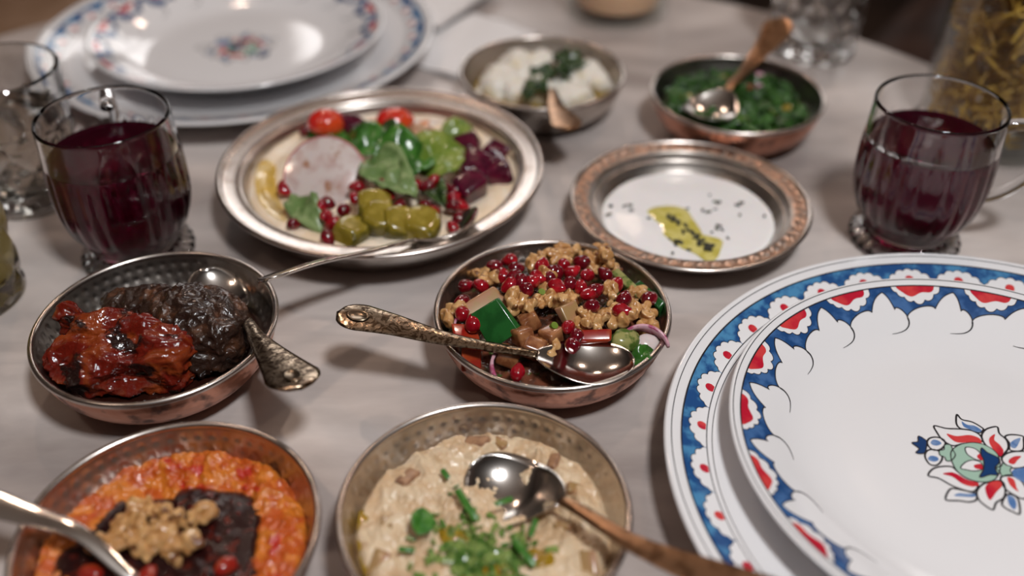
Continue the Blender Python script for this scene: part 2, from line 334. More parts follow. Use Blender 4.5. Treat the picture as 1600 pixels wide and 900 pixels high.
for n, wx in enumerate((-0.35, 1.90)):
    W, H, t = 0.8, 1.0, 0.05; cz = 1.1
    parts = [box(wx, Y1-.03, cz+H/2+t/2, W+2*t, .05, t), box(wx, Y1-.03, cz-H/2-t/2, W+2*t, .05, t),
             box(wx-W/2-t/2, Y1-.03, cz, t, .05, H), box(wx+W/2+t/2, Y1-.03, cz, t, .05, H), box(wx, Y1-.03, cz, .04, .04, H)]
    fr = mk('window_%d' % (n+1), *join(parts), M['frame'], smooth=False); tag(fr, kind='structure')
    for s in (-1, 1): mk('pane', *box(wx+s*(W/4+.01), Y1-.02, cz, W/2-.02, .01, H), M['pane'], fr, smooth=False)

# ------------------------------------------------------------------ table and chairs
TC = (-0.08, 0.47)
tb = empty('marble_table', (TC[0], TC[1], FZ)); tag(tb, 'round table with a grey veined white marble top under all the dishes', 'table')
prof = [(0, -.028), (.545, -.028), (.557, -.022), (.56, -.010), (.557, -.003), (.55, 0), (.4, 0), (0, 0)]
v, f = lathe([(r, z - FZ) for r, z in prof], 128); mk('table_top', v, f, M['marble'], tb)
v, f = lathe(smoothprof([(.0, 0), (.26, 0), (.27, .012), (.24, .03), (.08, .05), (.04, .12), (.035, .4), (.05, .66), (.16, .70), (.16, .711), (0, .711)], 4), 48); mk('pedestal', v, f, M['chairwood'], tb)
def chair(loc, rz, m, label):
    c = empty('dining_chair', (loc[0], loc[1], FZ), rz); tag(c, label, 'chair', None)
    sm = bevel_mesh(*box(0, 0, .45, .44, .43, .05), m, .018, 3); inst('seat', sm, (0, 0, 0), parent=c)
    for i in (-1, 1):
        for j in (-1, 1):
            h = .94 if j > 0 else .425
            lm = bevel_mesh(*box(i*.195, j*.19, h/2, .04, .04, h), M['chairwood'], .006, 2); inst('leg', lm, (0, 0, 0), parent=c)
    bm_ = bevel_mesh(*box(0, .195, .76, .35, .03, .30), m, .012, 2); inst('backrest', bm_, (0, 0, 0), parent=c)
    return c
chair((0.80, 1.42), R_(-35), M['chairwood'], 'dark brown wooden chair behind the table edge beside the straw jar')
chair((-0.82, 1.52), R_(35), M['tanwood'], 'brown leather seated chair beyond the stacked plates and tumbler')

# ------------------------------------------------------------------ small copper bowls
BR, BH = 0.065, 0.034
def make_bowl():
    root = empty('copper_bowl')
    out = smoothprof([(.0, .0006), (.020, .0006), (.038, .0004), (.0435, .0015), (.050, .006), (.0575, .014), (.0618, .023), (.0638, .031)], 6)
    def hammer(r, z, a):
        if z < .004 or z > .030: return r, z
        u = a * r / .0075; vv = z / .0052
        du = (u + .5*(int(vv) % 2)) % 1 - .5; dv = vv % 1 - .5
        return r - .00035 * math.exp(-(du*du+dv*dv)*7), z
    mk('copper_shell', *lathe(out, 220, fn=hammer), M['copper'], root)
    inn = smoothprof([(0, .0032), (.020, .0032), (.036, .0034), (.042, .0052), (.049, .0100), (.0560, .0175), (.0600, .0250), (.0622, .0318)], 9)
    def beads(r, z, a):
        for k, zc in enumerate((.0275, .0222, .0168)):
            n = 58
            du = ((a*n/(2*PI) + .5*(k % 2)) % 1 - .5) * 2*PI*r/n; dv = (z - zc)*1.15
            d = math.hypot(du, dv)
            if d < .0026: return r + .00048*math.cos(d/.0026*PI/2)**2, z
        return r, z
    v, f = lathe(inn, 528, fn=beads); mk('tin_lining', v, flipf(f), M['tin'], root)
    n = 14; lip = [(.0634 + .0017*math.cos(2*PI*k/n), .0325 + .0018*math.sin(2*PI*k/n)) for k in range(n)]
    mk('rim', *lathe(lip, 128, closed=True), M['tinrim'], root)
    return root
BOWLS = {'salad': (.0221, .4236), 'pepper': (-.1918, .4121), 'baba': (-.0123, .2856), 'muh': (-.1475, .2727), 'white': (.0236, .7181), 'green': (.1695, .6815)}
BLAB = {'salad': 'hammered copper bowl holding the walnut and pomegranate salad', 'pepper': 'hammered copper bowl holding a roasted red pepper and eggplant',
        'baba': 'hammered copper bowl full of pale creamy eggplant dip', 'muh': 'hammered copper bowl full of orange red pepper paste with dark sauce',
        'white': 'silvery bowl of white cheese in yellow oil', 'green': 'copper bowl with dark inside holding chopped cooked greens'}
proto = make_bowl()
for i, (k, (x, y)) in enumerate(BOWLS.items()):
    b = proto if i == 0 else copy_tree(proto)
    b.location = (x, y, 0); b.rotation_euler = (0, 0, i*1.1)
    tag(b, BLAB[k], 'bowl', 'small metal meze bowls')
    if k == 'green':
        for ch in b.children:
            if ch.name.startswith('tin_lining'): ch.data = ch.data.copy(); ch.data.materials[0] = M['dark_metal']
    if k == 'white':
        for ch in b.children:
            if ch.name.startswith('copper_shell'): ch.data = ch.data.copy(); ch.data.materials[0] = M['tin']

# ------------------------------------------------------------------ wide-rimmed dishes
def wide_dish(name, loc, outer, lining, rimband, label, mats):
    root = empty(name, (loc[0], loc[1], 0)); tag(root, label, 'dish', 'wide rimmed metal dishes')
    mk('underside', *lathe(smoothprof(outer, 6), 160), mats[0], root)
    v, f = lathe(lining, 160); mk('lining', v, flipf(f), mats[1], root)
    v, f = lathe(rimband, 192); mk('rim_band', v, flipf(f), mats[2], root)
    return root
hd = wide_dish('tinned_serving_dish', (-.0879, .5831),
    [(0, .0005), (.070, .0005), (.082, .0015), (.090, .009), (.0945, .020), (.098, .0262), (.1065, .0288)],
    smoothprof([(0, .004), (.066, .004), (.076, .006), (.0835, .012), (.0893, .0200), (.0920, .0262), (.0945, .0278)], 6),
    smoothprof([(.0945, .0278), (.0955, .0290), (.0965, .0285), (.101, .0290), (.1055, .0300), (.1065, .0315), (.1085, .0318), (.1098, .0308), (.1092, .0292), (.1065, .0288)], 5),
    'large tinned metal dish with a stepped rim holding the hummus', (M['tin'], M['tin'], M['tinrim']))
yd = wide_dish('engraved_copper_dish', (.1167, .5515),
    [(0, .0005), (.045, .0005), (.0535, .0012), (.060, .007), (.064, .0135), (.068, .0175), (.0765, .0200)],
    smoothprof([(0, .004), (.048, .004), (.0545, .0060), (.0590, .0110), (.0612, .0145), (.0628, .0150), (.0640, .0178), (.0652, .0196), (.0665, .0200)], 6),
    smoothprof([(.0755, .0212), (.0768, .0222), (.0780, .0220), (.0787, .0211), (.0780, .0202), (.0765, .0200)], 4),
    'round metal dish with a copper engraved rim band holding white yogurt', (M['tin'], M['tin'], M['tinrim']))
def engr(r, z, a):
    n = 54; u = (a*n/(2*PI) + (r-.0665)*60) % 1 - .5; q = (r - .071)/.0035
    d = math.sqrt((u/.30)**2 + q*q)
    return r, z - (-.0009*(1-d*d) if d < 1 else 0)
v, f = lathe(smoothprof([(.0665, .0200), (.0675, .0206), (.069, .0207), (.071, .0209), (.073, .0210), (.0745, .0212), (.0755, .0212)], 4), 540, fn=engr)
mk('engraved_band', v, flipf(f), M['engraved'], yd)

# ------------------------------------------------------------------ porcelain plates with painted print
class Plate:
    def __init__(s, top, under):
        s.top = smoothprof(top, 10); s.under = smoothprof(under, 6)
        s.R = np.array([p[0] for p in s.top]); s.Z = np.array([p[1] for p in s.top])
        s.v = []; s.f = []; s.mi = []
    def pt(s, r, ang, off):
        z = np.interp(r, s.R, s.Z); dz = (np.interp(r+.0006, s.R, s.Z) - np.interp(r-.0006, s.R, s.Z)) / .0012
        n = 1/math.sqrt(1+dz*dz); rr = r - dz*n*off; return (rr*math.cos(ang), rr*math.sin(ang), z + n*off)
    def strip(s, lo, hi, a0, a1, na, nr, off, m):
        base = len(s.v)
        for i in range(na+1):
            a = a0 + (a1-a0)*i/na; l, h = lo(a), hi(a)
            if h < l + 1e-5: h = l + 1e-5
            for j in range(nr+1): s.v.append(s.pt(l + (h-l)*j/nr, R_(a), off))
        w_ = nr+1
        for i in range(na):
            for j in range(nr):
                q = base + i*w_ + j; s.f.append((q, q+w_, q+w_+1, q+1) if a1 < a0 else (q, q+1, q+w_+1, q+w_)[::-1]); s.mi.append(m)
    def ribbon(s, pts, width, off, m):
        """pts: (angle deg, r); width metres, number or list"""
        base = len(s.v); n = len(pts); P = [np.array([r*math.cos(R_(a)), r*math.sin(R_(a))]) for a, r in pts]
        for i in range(n):
            t = P[min(i+1, n-1)] - P[max(i-1, 0)]; t /= np.linalg.norm(t)+1e-12; nn = np.array([-t[1], t[0]])
            w_ = (width[i] if isinstance(width, (list, tuple)) else width)/2
            for sg in (1, -1):
                q = P[i] + sg*nn*w_; s.v.append(s.pt(math.hypot(*q), math.atan2(q[1], q[0]), off))
        for i in range(n-1): s.f.append((base+2*i, base+2*i+1, base+2*i+3, base+2*i+2)); s.mi.append(m)
    def poly(s, pts, off, m):
        base = len(s.v)
        for x, y in pts: s.v.append(s.pt(math.hypot(x, y), math.atan2(y, x), off))
        s.f.append(tuple(range(base, base+len(pts)))); s.mi.append(m)
    def flush(s, name, mats, parent):
        # every print face looks up
        V = np.array(s.v); ff = []
        for q in s.f:
            c = np.zeros(3)
            for i in range(len(q)): c += np.cross(V[q[i]], V[q[(i+1) % len(q)]])
            ff.append(q if c[2] > 0 else tuple(reversed(q)))
        o = mk(name, s.v, ff, mats, parent, mi=s.mi); s.v, s.f, s.mi = [], [], []; return o
PM = [M['p_blue'], M['p_white'], M['p_red'], M['p_black'], M['p_blue2'], M['p_mid'], M['p_green'], M['p_navy']]
K = lambda c: (lambda a: c)
def body(pl, name, root):
    v, f = lathe(pl.under + list(reversed(pl.top)), 256)
    return mk(name, v, f, M['porcelain'], root)
def make_charger():
    root = empty('charger_plate')
    pl = Plate([(0, .0062), (.07, .0062), (.100, .0066), (.116, .0088), (.128, .0125), (.140, .0162), (.150, .0198), (.160, .0236), (.1655, .0255), (.1672, .0257), (.1682, .0247)],
               [(0, .0022), (.085, .0022), (.088, .0), (.092, .0), (.095, .0028), (.112, .0048), (.128, .0090), (.150, .0165), (.163, .0215), (.1675, .0232), (.1682, .0247)])
    body(pl, 'plate_body', root)
    N = 33; per = 360/N; ph = 4.86
    pl.strip(K(.1470), K(.1592), 0, 360, 720, 4, .00005, 0)
    LOB = [(-11.6, 147.6, 2.5), (-9.0, 150.2, 2.9), (-4.6, 152.4, 3.1), (0.0, 153.2, 3.0), (4.6, 152.4, 3.1), (9.0, 150.2, 2.9), (11.6, 147.6, 2.5)]
    def E(u):
        x = u*14.0; e = 147.1
        for xc, rc, rho in LOB:
            if abs(x-xc) < rho: e = max(e, rc + math.sqrt(rho*rho-(x-xc)**2))
        return e/1000
    for k in range(N):
        c = ph + per*k; hw = per*.492
        pl.strip(K(.1470), lambda a: E(max(-1, min(1, (a-c)/hw))), c-hw, c+hw, 72, 3, .00010, 1)
        pl.ribbon([(c+hw*u, E(u)) for u in np.linspace(-1, 1, 91)], .00042, .00015, 3)
        ew, eh = 1.02, .0026; dc = .1492
        pl.strip(lambda a: max(.1473, dc - eh*math.sqrt(max(0, 1-((a-c)/ew)**2))), lambda a: dc + eh*math.sqrt(max(0, 1-((a-c)/ew)**2)), c-ew, c+ew, 14, 2, .00016, 2)
    for r, w_ in ((.1645, .00042), (.1595, .0008), (.1468, .0005), (.1440, .00035)):
        pl.ribbon([(a, r) for a in np.linspace(0, 360, 361)], w_, .0002, 3)
    pl.flush('painted_border', PM, root)
    return root
def smooth_poly(P, n=5): return [tuple(q) for q in crom(P, n, closed=True)]
def make_dinner():
    root = empty('dinner_plate')
    pl = Plate([(0, .0062), (.05, .0062), (.072, .0065), (.083, .0085), (.092, .0120), (.102, .0175), (.110, .0218), (.118, .0255), (.1215, .0270), (.1230, .0272), (.1238, .0264)],
               [(0, .0022), (.058, .0022), (.061, .0), (.065, .0), (.068, .0028), (.082, .0050), (.092, .0085), (.105, .0160), (.117, .0225), (.1228, .0252), (.1238, .0264)])
    body(pl, 'plate_body', root)
    N = 18; per = 20.0; ph = 99.8
    def rw(t):
        if t < -2.2:
            u = (t+5.6)/3.4; return .1005 + .0045*u + .0026*math.sqrt(max(0, 1-(2*u-1)**2))
        if t < 5.4:
            u = t/5.4 if t > 0 else -t/2.2; return .1052 + .0100*(1 - (.42*u + .58*u**2.6))
        u = (t-5.4)/9.0; return .1052 - .0045*u + .0030*math.sqrt(max(0, 1-(2*u-1)**2))
    DLOB = [(-10.6, 1.6, 3.2), (-6.4, 5.0, 3.6), (-1.0, 7.0, 3.6), (4.2, 6.0, 3.2), (8.4, 3.6, 2.9), (11.2, 1.0, 2.5)]
    def D(u):
        x = u*14.0; e = 0.0
        for xc, dc, rho in DLOB:
            if abs(x-xc) < rho: e = max(e, dc + math.sqrt(rho*rho-(x-xc)**2))
        return e/1000
    for k in range(N):
        c = ph + per*k
        pl.strip(lambda a: rw(a-c), K(.1180), c-5.6, c+14.4, 160, 5, .00005, 4)
        pl.ribbon([(c+t, rw(t)) for t in np.linspace(-5.6, 14.4, 260)], .00060, .00016, 3)
        cc = c+10.3; hw = 6.8
        pl.strip(lambda a: .1180 - D((a-cc)/hw), K(.1180), cc-hw, cc+hw, 84, 3, .00010, 1)
        pl.ribbon([(cc+hw*u, .1180-D(u)) for u in np.linspace(-1, 1, 91)], .00042, .00016, 3)
        rh = 5.3
        pl.strip(lambda a: .1180 - .0062*max(0, 1-((a-cc)/rh)**2)**.5*(.86+.2*math.sin((a-cc)/rh*4.5)), K(.1180), cc-rh, cc+rh, 40, 3, .00015, 2)
        cu = [(q[0], q[1]/1000) for q in crom([(0, 100.5), (-.1, 98.2), (.6, 95.8), (2.2, 94.0), (4.6, 93.1), (6.8, 92.9)], 6)]
        pl.ribbon([(c+14.4+a, r) for a, r in cu], [.0010-.0008*i/(len(cu)-1) for i in range(len(cu))], .0002, 3)
    for r, w_ in ((.1218, .00040), (.1181, .0007)):
        pl.ribbon([(a, r) for a in np.linspace(0, 360, 361)], w_, .0002, 3)
    pl.flush('painted_border', PM, root)
    idx = {'white': 1, 'red': 2, 'blue': 5, 'green': 6, 'white2': 1, 'red2': 2, 'navy': 7}
    offs = {'white': .00005, 'red': .00010, 'blue': .00010, 'green': .00018, 'white2': .00024, 'red2': .00028, 'navy': .00030}
    for k, P in FLOWER:
        sp = [(x/1000, y/1000) for x, y in smooth_poly(P, 5)]
        pl.poly(sp, offs[k], idx[k])
        if k not in ('red', 'red2', 'blue'):
            pts = [(math.degrees(math.atan2(y, x)), math.hypot(x, y)) for x, y in sp + [sp[0], sp[1]]]
            pl.ribbon(pts, .0010 if k == 'white' else .0006, offs[k]+.00003, 3)
    pl.flush('painted_flower', PM, root)
    return root
FLOWER = [('white',[(0.0,35.2),(1.2,31.7),(5.8,29.9),(8.8,26.7),(9.6,24.5),(6.2,22.3),(3.0,24.1),(-1.7,25.4),(-2.5,29.0)]),('white',[(-14.3,27.2),(-8.8,25.4),(-2.5,25.0),(3.0,24.1),(6.3,21.0),(6.0,16.6),(0.4,15.3),(-4.2,14.9),(-9.7,13.6),(-13.4,17.5),(-14.5,22.7)]),('white',[(17.3,26.3),(16.6,21.9),(18.4,17.5),(17.3,12.3),(13.5,8.1),(10.9,6.4),(8.5,9.8),(6.6,14.9),(7.0,20.1),(10.1,24.1),(14.1,26.1)]),('white',[(27.4,20.1),(27.0,17.5),(23.6,10.6),(17.6,10.6),(19.0,15.7),(18.6,19.7),(22.4,21.1)]),('white',[(27.0,8.9),(25.2,3.1),(20.7,-0.2),(14.2,-1.1),(11.2,2.2),(11.5,5.6),(15.6,8.7),(21.0,9.8)]),('white',[(6.4,-6.7),(11.0,-5.9),(14.1,-7.5),(15.5,-11.5),(14.8,-17.8),(11.4,-20.1),(8.2,-17.8),(5.8,-14.7),(5.2,-10.7)]),('white',[(5.5,-9.1),(5.5,-13.9),(2.8,-19.3),(-2.0,-22.4),(-5.1,-26.5),(-7.9,-23.9),(-9.5,-20.1),(-8.4,-15.4),(-4.5,-11.5),(-0.3,-9.9)]),('white',[(-28.2,-5.9),(-25.0,-1.9),(-20.7,-0.2),(-15.1,-0.2),(-13.2,-3.5),(-10.4,-7.5),(-6.4,-9.9),(-7.8,-13.9),(-10.9,-15.8),(-15.2,-14.3),(-19.2,-11.9),(-23.8,-7.5)]),('white',[(-24.7,-20.8),(-23.1,-17.0),(-19.9,-13.9),(-15.4,-14.7),(-11.1,-16.2),(-9.6,-17.0),(-10.5,-20.5),(-14.4,-22.0),(-18.9,-21.2)]),('white',[(6.4,-28.8),(3.6,-27.7),(1.0,-25.4),(0.5,-22.8),(4.6,-17.8),(7.6,-17.8),(9.0,-20.8)]),('white',[(-21.9,14.9),(-19.8,18.4),(-16.0,19.4),(-13.0,17.9),(-13.1,14.5),(-16.9,11.0),(-20.7,11.0)]),('white',[(-25.8,6.4),(-23.5,10.2),(-20.0,11.0),(-17.5,9.3),(-17.8,5.1),(-21.5,1.0),(-25.1,1.4)]),('white',[(35.9,12.3),(37.9,8.1),(35.1,3.1),(29.1,0.6),(25.5,2.2),(28.5,8.1)]),('white',[(22.5,-19.3),(27.9,-13.9),(27.1,-9.9),(22.2,-9.9),(17.9,-13.1),(18.4,-17.8)]),('red',[(-9.9,21.7),(-5.5,20.1),(1.2,20.8),(5.4,18.5),(4.7,14.9),(-0.7,15.7),(-6.4,15.7),(-8.8,17.9)]),('red',[(14.2,21.4),(12.4,17.5),(13.9,14.0),(14.0,9.8),(11.0,6.6),(9.4,10.6),(9.2,15.7),(10.8,19.2)]),('red',[(21.3,6.6),(18.4,3.9),(15.8,1.4),(13.7,2.2),(14.5,4.3),(17.8,6.4)]),('red',[(9.5,-6.7),(11.9,-8.3),(11.2,-13.1),(11.0,-15.8),(9.1,-13.1),(8.6,-9.9)]),('red',[(-0.3,-10.1),(4.5,-9.3),(4.6,-12.3),(0.4,-16.2),(-4.1,-20.8),(-4.7,-17.8),(-3.6,-13.1)]),('red',[(-20.9,-4.7),(-16.3,-3.7),(-13.3,-5.5),(-10.7,-8.3),(-6.4,-10.1),(-6.5,-11.9),(-9.8,-12.7),(-13.9,-10.7),(-16.8,-6.7)]),('blue',[(0.7,30.3),(2.5,28.1),(6.1,27.2),(8.4,24.1),(6.3,22.7),(2.6,24.8),(0.4,26.7)]),('blue',[(25.9,18.8),(23.4,14.9),(20.6,11.9),(18.8,12.7),(19.5,15.3),(22.2,17.5)]),('blue',[(-20.1,-18.2),(-17.3,-16.6),(-13.8,-17.0),(-9.9,-17.1),(-10.9,-18.9),(-15.7,-18.9)]),('blue',[(5.0,-18.2),(7.6,-19.3),(6.9,-23.9),(4.7,-26.5),(3.6,-23.1)]),('blue',[(-20.0,15.7),(-17.8,17.7),(-15.3,16.6),(-14.9,14.9),(-17.2,13.7),(-19.3,14.0)]),('blue',[(-24.8,5.1),(-22.7,6.9),(-20.1,6.2),(-19.8,4.3),(-22.1,3.1),(-24.3,3.7)]),('blue',[(13.3,-2.7),(17.9,-1.1),(22.9,-1.1),(25.8,-4.3),(24.1,-8.3),(19.2,-9.9),(15.6,-9.9),(12.6,-6.7)]),('green',[(-11.7,9.8),(-6.4,14.0),(0.5,15.6),(6.3,14.0),(10.0,8.9),(9.3,2.2),(5.8,-5.1),(1.2,-9.1),(-5.1,-9.9),(-10.4,-7.5),(-13.5,-2.7),(-13.7,3.9)]),('green',[(6.2,-1.1),(9.1,0.2),(10.6,2.2),(11.8,0.6),(13.9,-0.2),(12.3,-2.7),(12.3,-5.1),(9.4,-5.5),(6.9,-6.3),(6.9,-3.9)]),('green',[(-17.5,10.2),(-15.0,11.0),(-13.6,14.0),(-10.8,14.0),(-10.7,10.6),(-10.7,7.2),(-13.7,3.9),(-16.3,3.5),(-16.4,6.0),(-18.2,7.2)]),('white2',[(-3.8,12.3),(0.3,11.5),(1.9,8.1),(0.6,3.9),(-2.2,4.7),(-4.7,8.1)]),('white2',[(-11.1,-1.1),(-7.3,2.6),(-3.1,3.9),(-0.0,2.2),(-0.9,-1.9),(-5.1,-3.1),(-8.5,-2.3)]),('red2',[(-0.2,6.8),(2.2,8.1),(1.5,3.9),(-0.3,4.7)]),('red2',[(-4.0,0.6),(-0.3,1.4),(-0.9,-1.9),(-3.9,-1.5)]),('navy',[(3.9,11.9),(5.6,8.9),(9.4,5.6),(8.8,2.2),(5.6,-1.1),(5.1,-5.5),(1.4,-5.5),(-4.1,-7.1),(-0.3,-1.9),(1.9,3.9),(1.9,7.2)]),('navy',[(-29.4,15.3),(-26.2,16.2),(-24.7,19.9),(-22.3,17.7),(-21.9,15.7),(-24.7,9.3),(-27.3,8.1),(-29.5,8.9),(-27.1,11.5)])]
SALAD_ARILS = [(-24.0,47.1,31.0),(-32.1,41.3,31.0),(-27.3,26.7,35.5),(-19.4,33.3,35.5),(-23.4,14.2,38.0),(-47.7,23.9,30.5),(-39.6,19.4,34.0),(-49.9,7.3,31.5),(-48.9,-2.0,32.0),(-17.3,15.7,39.0),(-10.6,15.9,39.5),(-15.1,8.7,39.5),(-5.2,33.9,36.5),(-0.3,25.5,38.5),(6.9,36.5,36.0),(3.0,24.6,38.5),(11.6,27.8,37.5),(17.6,41.8,33.5),(19.3,24.1,37.5),(-1.6,21.2,39.0),(2.4,10.1,40.5),(9.2,12.6,40.0),(15.2,11.4,39.5),(23.3,9.1,38.5),(18.6,4.3,39.5),(19.7,-5.5,39.0),(35.4,19.0,35.0),(38.6,5.8,35.5),(36.6,-5.2,36.0),(53.6,12.7,30.0),(7.1,-22.4,38.5),(11.1,-26.9,37.5),(-19.2,-48.2,31.0),(8.8,-33.6,36.5),(-42.6,-12.3,33.5),(30.0,29.0,34.5),(-7.8,20.2,39.0),(-21.1,22.2,37.5)]
SALAD_WALNUTS = [(-40.7,36.8,30.0),(-33.0,23.6,35.0),(-9.6,41.4,34.5),(-2.4,48.1,32.5),(12.5,52.8,30.5),(5.5,43.1,34.0),(29.3,56.9,29.0),(25.2,41.2,32.5),(33.7,32.8,33.0),(-22.3,-2.1,39.0),(-13.7,-5.9,40.0),(-6.1,-3.9,40.5),(1.6,1.3,40.5),(8.2,3.0,40.5),(30.4,6.8,37.5),(26.3,-12.1,37.5),(19.5,-17.5,38.5),(34.3,-12.8,36.0),(47.4,13.8,32.0),(51.7,-8.5,31.0),(48.2,0.8,32.5),(-1.7,-37.2,35.5),(-55.1,0.4,30.0),(-4.6,14.4,40.0),(17.0,-13.9,39.0)]
SALAD_MISC = [(-30.7,-16.7,36.5),(-16.5,-27.9,37.0),(-12.7,-17.3,39.0),(-2.0,-28.2,38.0),(8.6,-12.6,40.0),(-36.3,-5.2,36.0),(20.5,-27.3,36.5),(-46.7,-19.9,31.5),(-43.6,-35.1,29.5),(37.6,-26.4,33.0),(49.5,-25.6,29.5),(44.6,-19.4,32.5),(-28.9,-43.7,31.0),(-52.4,-12.1,30.5),(45.9,-35.3,29.0),(-0.7,-22.2,39.0),(-6.5,3.9,40.5),(46.8,24.2,31.0),(58.5,15.8,29.0),(-10.9,-35.6,35.5),(-24.3,-39.0,33.0)]
HUMMUS_ARILS = [(-60.5,61.5,18.0),(-60.3,-21.7,21.0),(-48.4,-56.2,18.0),(-33.3,-43.6,23.5),(-28.7,-41.8,24.0),(-28.6,-53.7,22.0),(-17.4,-49.3,24.0),(-23.8,-59.9,20.5),(-25.1,-71.6,18.0),(-12.1,-28.0,27.5),(-4.4,-35.0,27.0),(-12.3,-38.6,26.0),(5.9,-25.7,28.5),(8.9,-36.3,27.0),(17.2,-45.1,24.5),(6.3,8.3,29.5),(2.6,1.2,29.5),(26.8,-24.6,27.0),(32.4,-25.7,26.0),(36.9,-17.7,26.0),(32.8,-43.6,23.5),(37.9,-49.2,21.5),(51.2,-24.8,23.0),(50.8,-32.4,22.0),(49.8,-41.0,21.0),(55.9,-38.2,20.0),(54.2,-48.9,18.0),(50.6,-59.8,18.0),(36.5,48.1,22.0),(47.9,19.1,24.0),(43.5,-24.6,24.5),(-61.9,-16.4,21.0)]
HUMMUS_PICKLES = [(0.4,-48.3,25.0),(5.3,-58.0,22.5),(-11.4,-67.9,19.5),(17.7,-61.8,21.0),(31.1,-62.0,19.5)]
HUMMUS_BEETS = [(59.0,37.2,19.5),(64.4,8.4,21.0),(62.2,-16.4,21.0),(80.5,7.7,18.0),(77.3,32.3,18.0),(-25.4,68.6,18.5)]
HUMMUS_TOMATOES = [(-44.7,71.1,18.0),(4.4,70.0,19.5)]
HUMMUS_LEAVES = [(-41.0,52.3,20.5),(-9.9,21.6,28.5),(5.2,33.7,27.5),(18.8,-2.2,29.0),(8.8,-18.5,29.0),(39.7,7.6,26.5),(-40.9,-49.7,21.0),(49.2,54.3,18.5),(40.5,-34.2,24.0),(24.9,31.0,26.5),(16.7,-29.3,27.5)]
RADISH = [(-34.2,-14.0,27.0)]
YOG_FLAKES = [(-50.9,9.4,10.5),(-52.2,-0.5,10.5),(-37.0,10.4,10.5),(-36.5,4.4,10.5),(-41.0,9.4,10.5),(17.8,22.7,10.5),(21.0,14.5,10.5),(23.0,13.5,10.5),(10.6,4.4,10.5),(13.6,2.4,10.5),(19.0,5.4,10.5),(35.2,10.4,10.5),(38.0,13.5,10.5),(34.2,-1.5,10.5),(1.0,6.4,10.5),(-26.0,-5.4,10.5),(18.0,-14.1,10.5),(19.3,-18.8,10.5),(12.5,-21.6,10.5),(16.3,-17.9,10.5),(22.0,-28.1,10.5),(-15.3,-44.3,10.5),(-5.0,-40.8,10.5),(-13.0,-34.5,10.5),(-15.5,-29.0,10.5),(50.8,-2.5,10.5)]
YOG_OIL_FLAKES = [(-13.4,-3.5,10.5),(-10.4,-5.4,10.5),(-8.6,-8.3,10.5),(-7.9,-11.2,10.5),(-11.8,-8.3,10.5),(-3.4,-14.1,10.5),(-6.1,-21.6,10.5),(-2.6,-19.8,10.5),(0.0,-23.5,10.5),(2.1,-27.2,10.5),(4.2,-30.9,10.5),(5.8,-34.5,10.5),(7.4,-37.2,10.5),(8.1,-39.9,10.5),(6.0,-39.9,10.5),(2.1,-34.5,10.5),(-9.7,-32.7,10.5),(-11.5,-30.9,10.5),(0.4,-28.1,10.5),(9.7,-36.3,10.5)]
YOG_OIL = [(-28.4,3.4,10.5),(-22.8,9.4,10.5),(-11.5,11.4,10.5),(-1.0,7.4,10.5),(2.8,-4.5,10.5),(6.2,-17.9,10.5),(10.0,-27.2,10.5),(18.2,-29.0,10.5),(15.3,-39.9,10.5),(10.6,-49.6,10.5),(4.2,-51.3,10.5),(-1.8,-43.5,10.5),(-9.3,-38.1,10.5),(-16.5,-29.0,10.5),(-20.9,-21.6,10.5),(-22.8,-10.3,10.5)]
BABA_CHIVES = [(-7.9,7.6,27.5),(17.4,-18.2,27.0),(21.5,-4.9,27.0),(8.7,9.3,27.5),(-18.3,26.2,26.5),(-32.5,-15.7,26.0)]
BABA_LEAF = [(-27.4,-1.6,27.0)]
BABA_CHUNKS = [(-4.5,44.5,25.0),(-35.6,22.2,25.5),(6.5,45.2,25.0),(32.0,33.1,25.0),(41.5,16.1,25.0),(-43.2,-3.7,25.5),(-44.5,-25.1,24.5),(44.5,-25.1,24.5),(34.2,-5.2,26.0)]
BABA_GREEN = [(-5.0,-10.7,27.5)]
MUH_WALNUTS = [(-18.3,21.0,24.0),(-7.8,18.7,24.0),(-8.5,8.7,24.0),(-11.1,2.2,24.0),(-21.5,2.2,24.0),(-3.0,17.6,24.0),(6.9,0.0,24.0),(8.7,17.6,24.0),(-18.7,13.1,24.0),(-27.1,3.3,24.0),(-3.2,8.7,24.0)]
MUH_SAUCE = [(-46.0,0.0,24.0),(-40.3,8.7,24.0),(-35.6,18.7,24.0),(-31.8,26.8,24.0),(-25.9,22.2,24.0),(-16.3,26.8,24.0),(-6.6,28.0,24.0),(-5.2,32.7,24.0),(3.7,33.9,24.0),(13.4,32.1,24.0),(25.7,30.3,24.0),(33.7,22.2,24.0),(35.5,8.7,24.0),(36.4,-4.2,24.0),(40.6,-16.4,24.0),(40.3,-31.0,24.0),(22.1,-40.3,24.0),(-1.2,-43.0,24.0),(-27.7,-35.7,24.0),(-45.1,-21.4,24.0),(-49.8,-6.3,24.0)]
MUH_CHERRY = [(-5.3,-14.9,24.0),(-29.1,-14.4,24.0),(26.6,-10.4,24.0)]
WHITE_LUMPS = [(-26.7,36.1,22.0),(-38.9,12.7,22.0),(-31.6,-5.3,22.0),(-40.6,-9.7,22.0),(-17.4,21.9,22.0),(3.8,45.8,22.0),(-21.6,-22.6,22.0),(27.7,-3.1,22.0),(21.2,-14.0,22.0),(45.6,8.1,22.0),(30.2,-31.1,22.0),(51.2,1.4,22.0),(46.2,17.3,22.0),(-3.7,36.1,22.0),(25.1,-35.2,22.0),(2.1,-20.5,22.0)]
WHITE_HERB = [(-3.5,-0.4,24.0),(0.8,8.6,24.0),(-4.9,-22.3,24.0),(14.7,-0.4,24.0),(-8.9,-28.7,24.0),(23.4,36.6,24.0),(33.4,29.5,24.0),(27.6,15.5,24.0)]
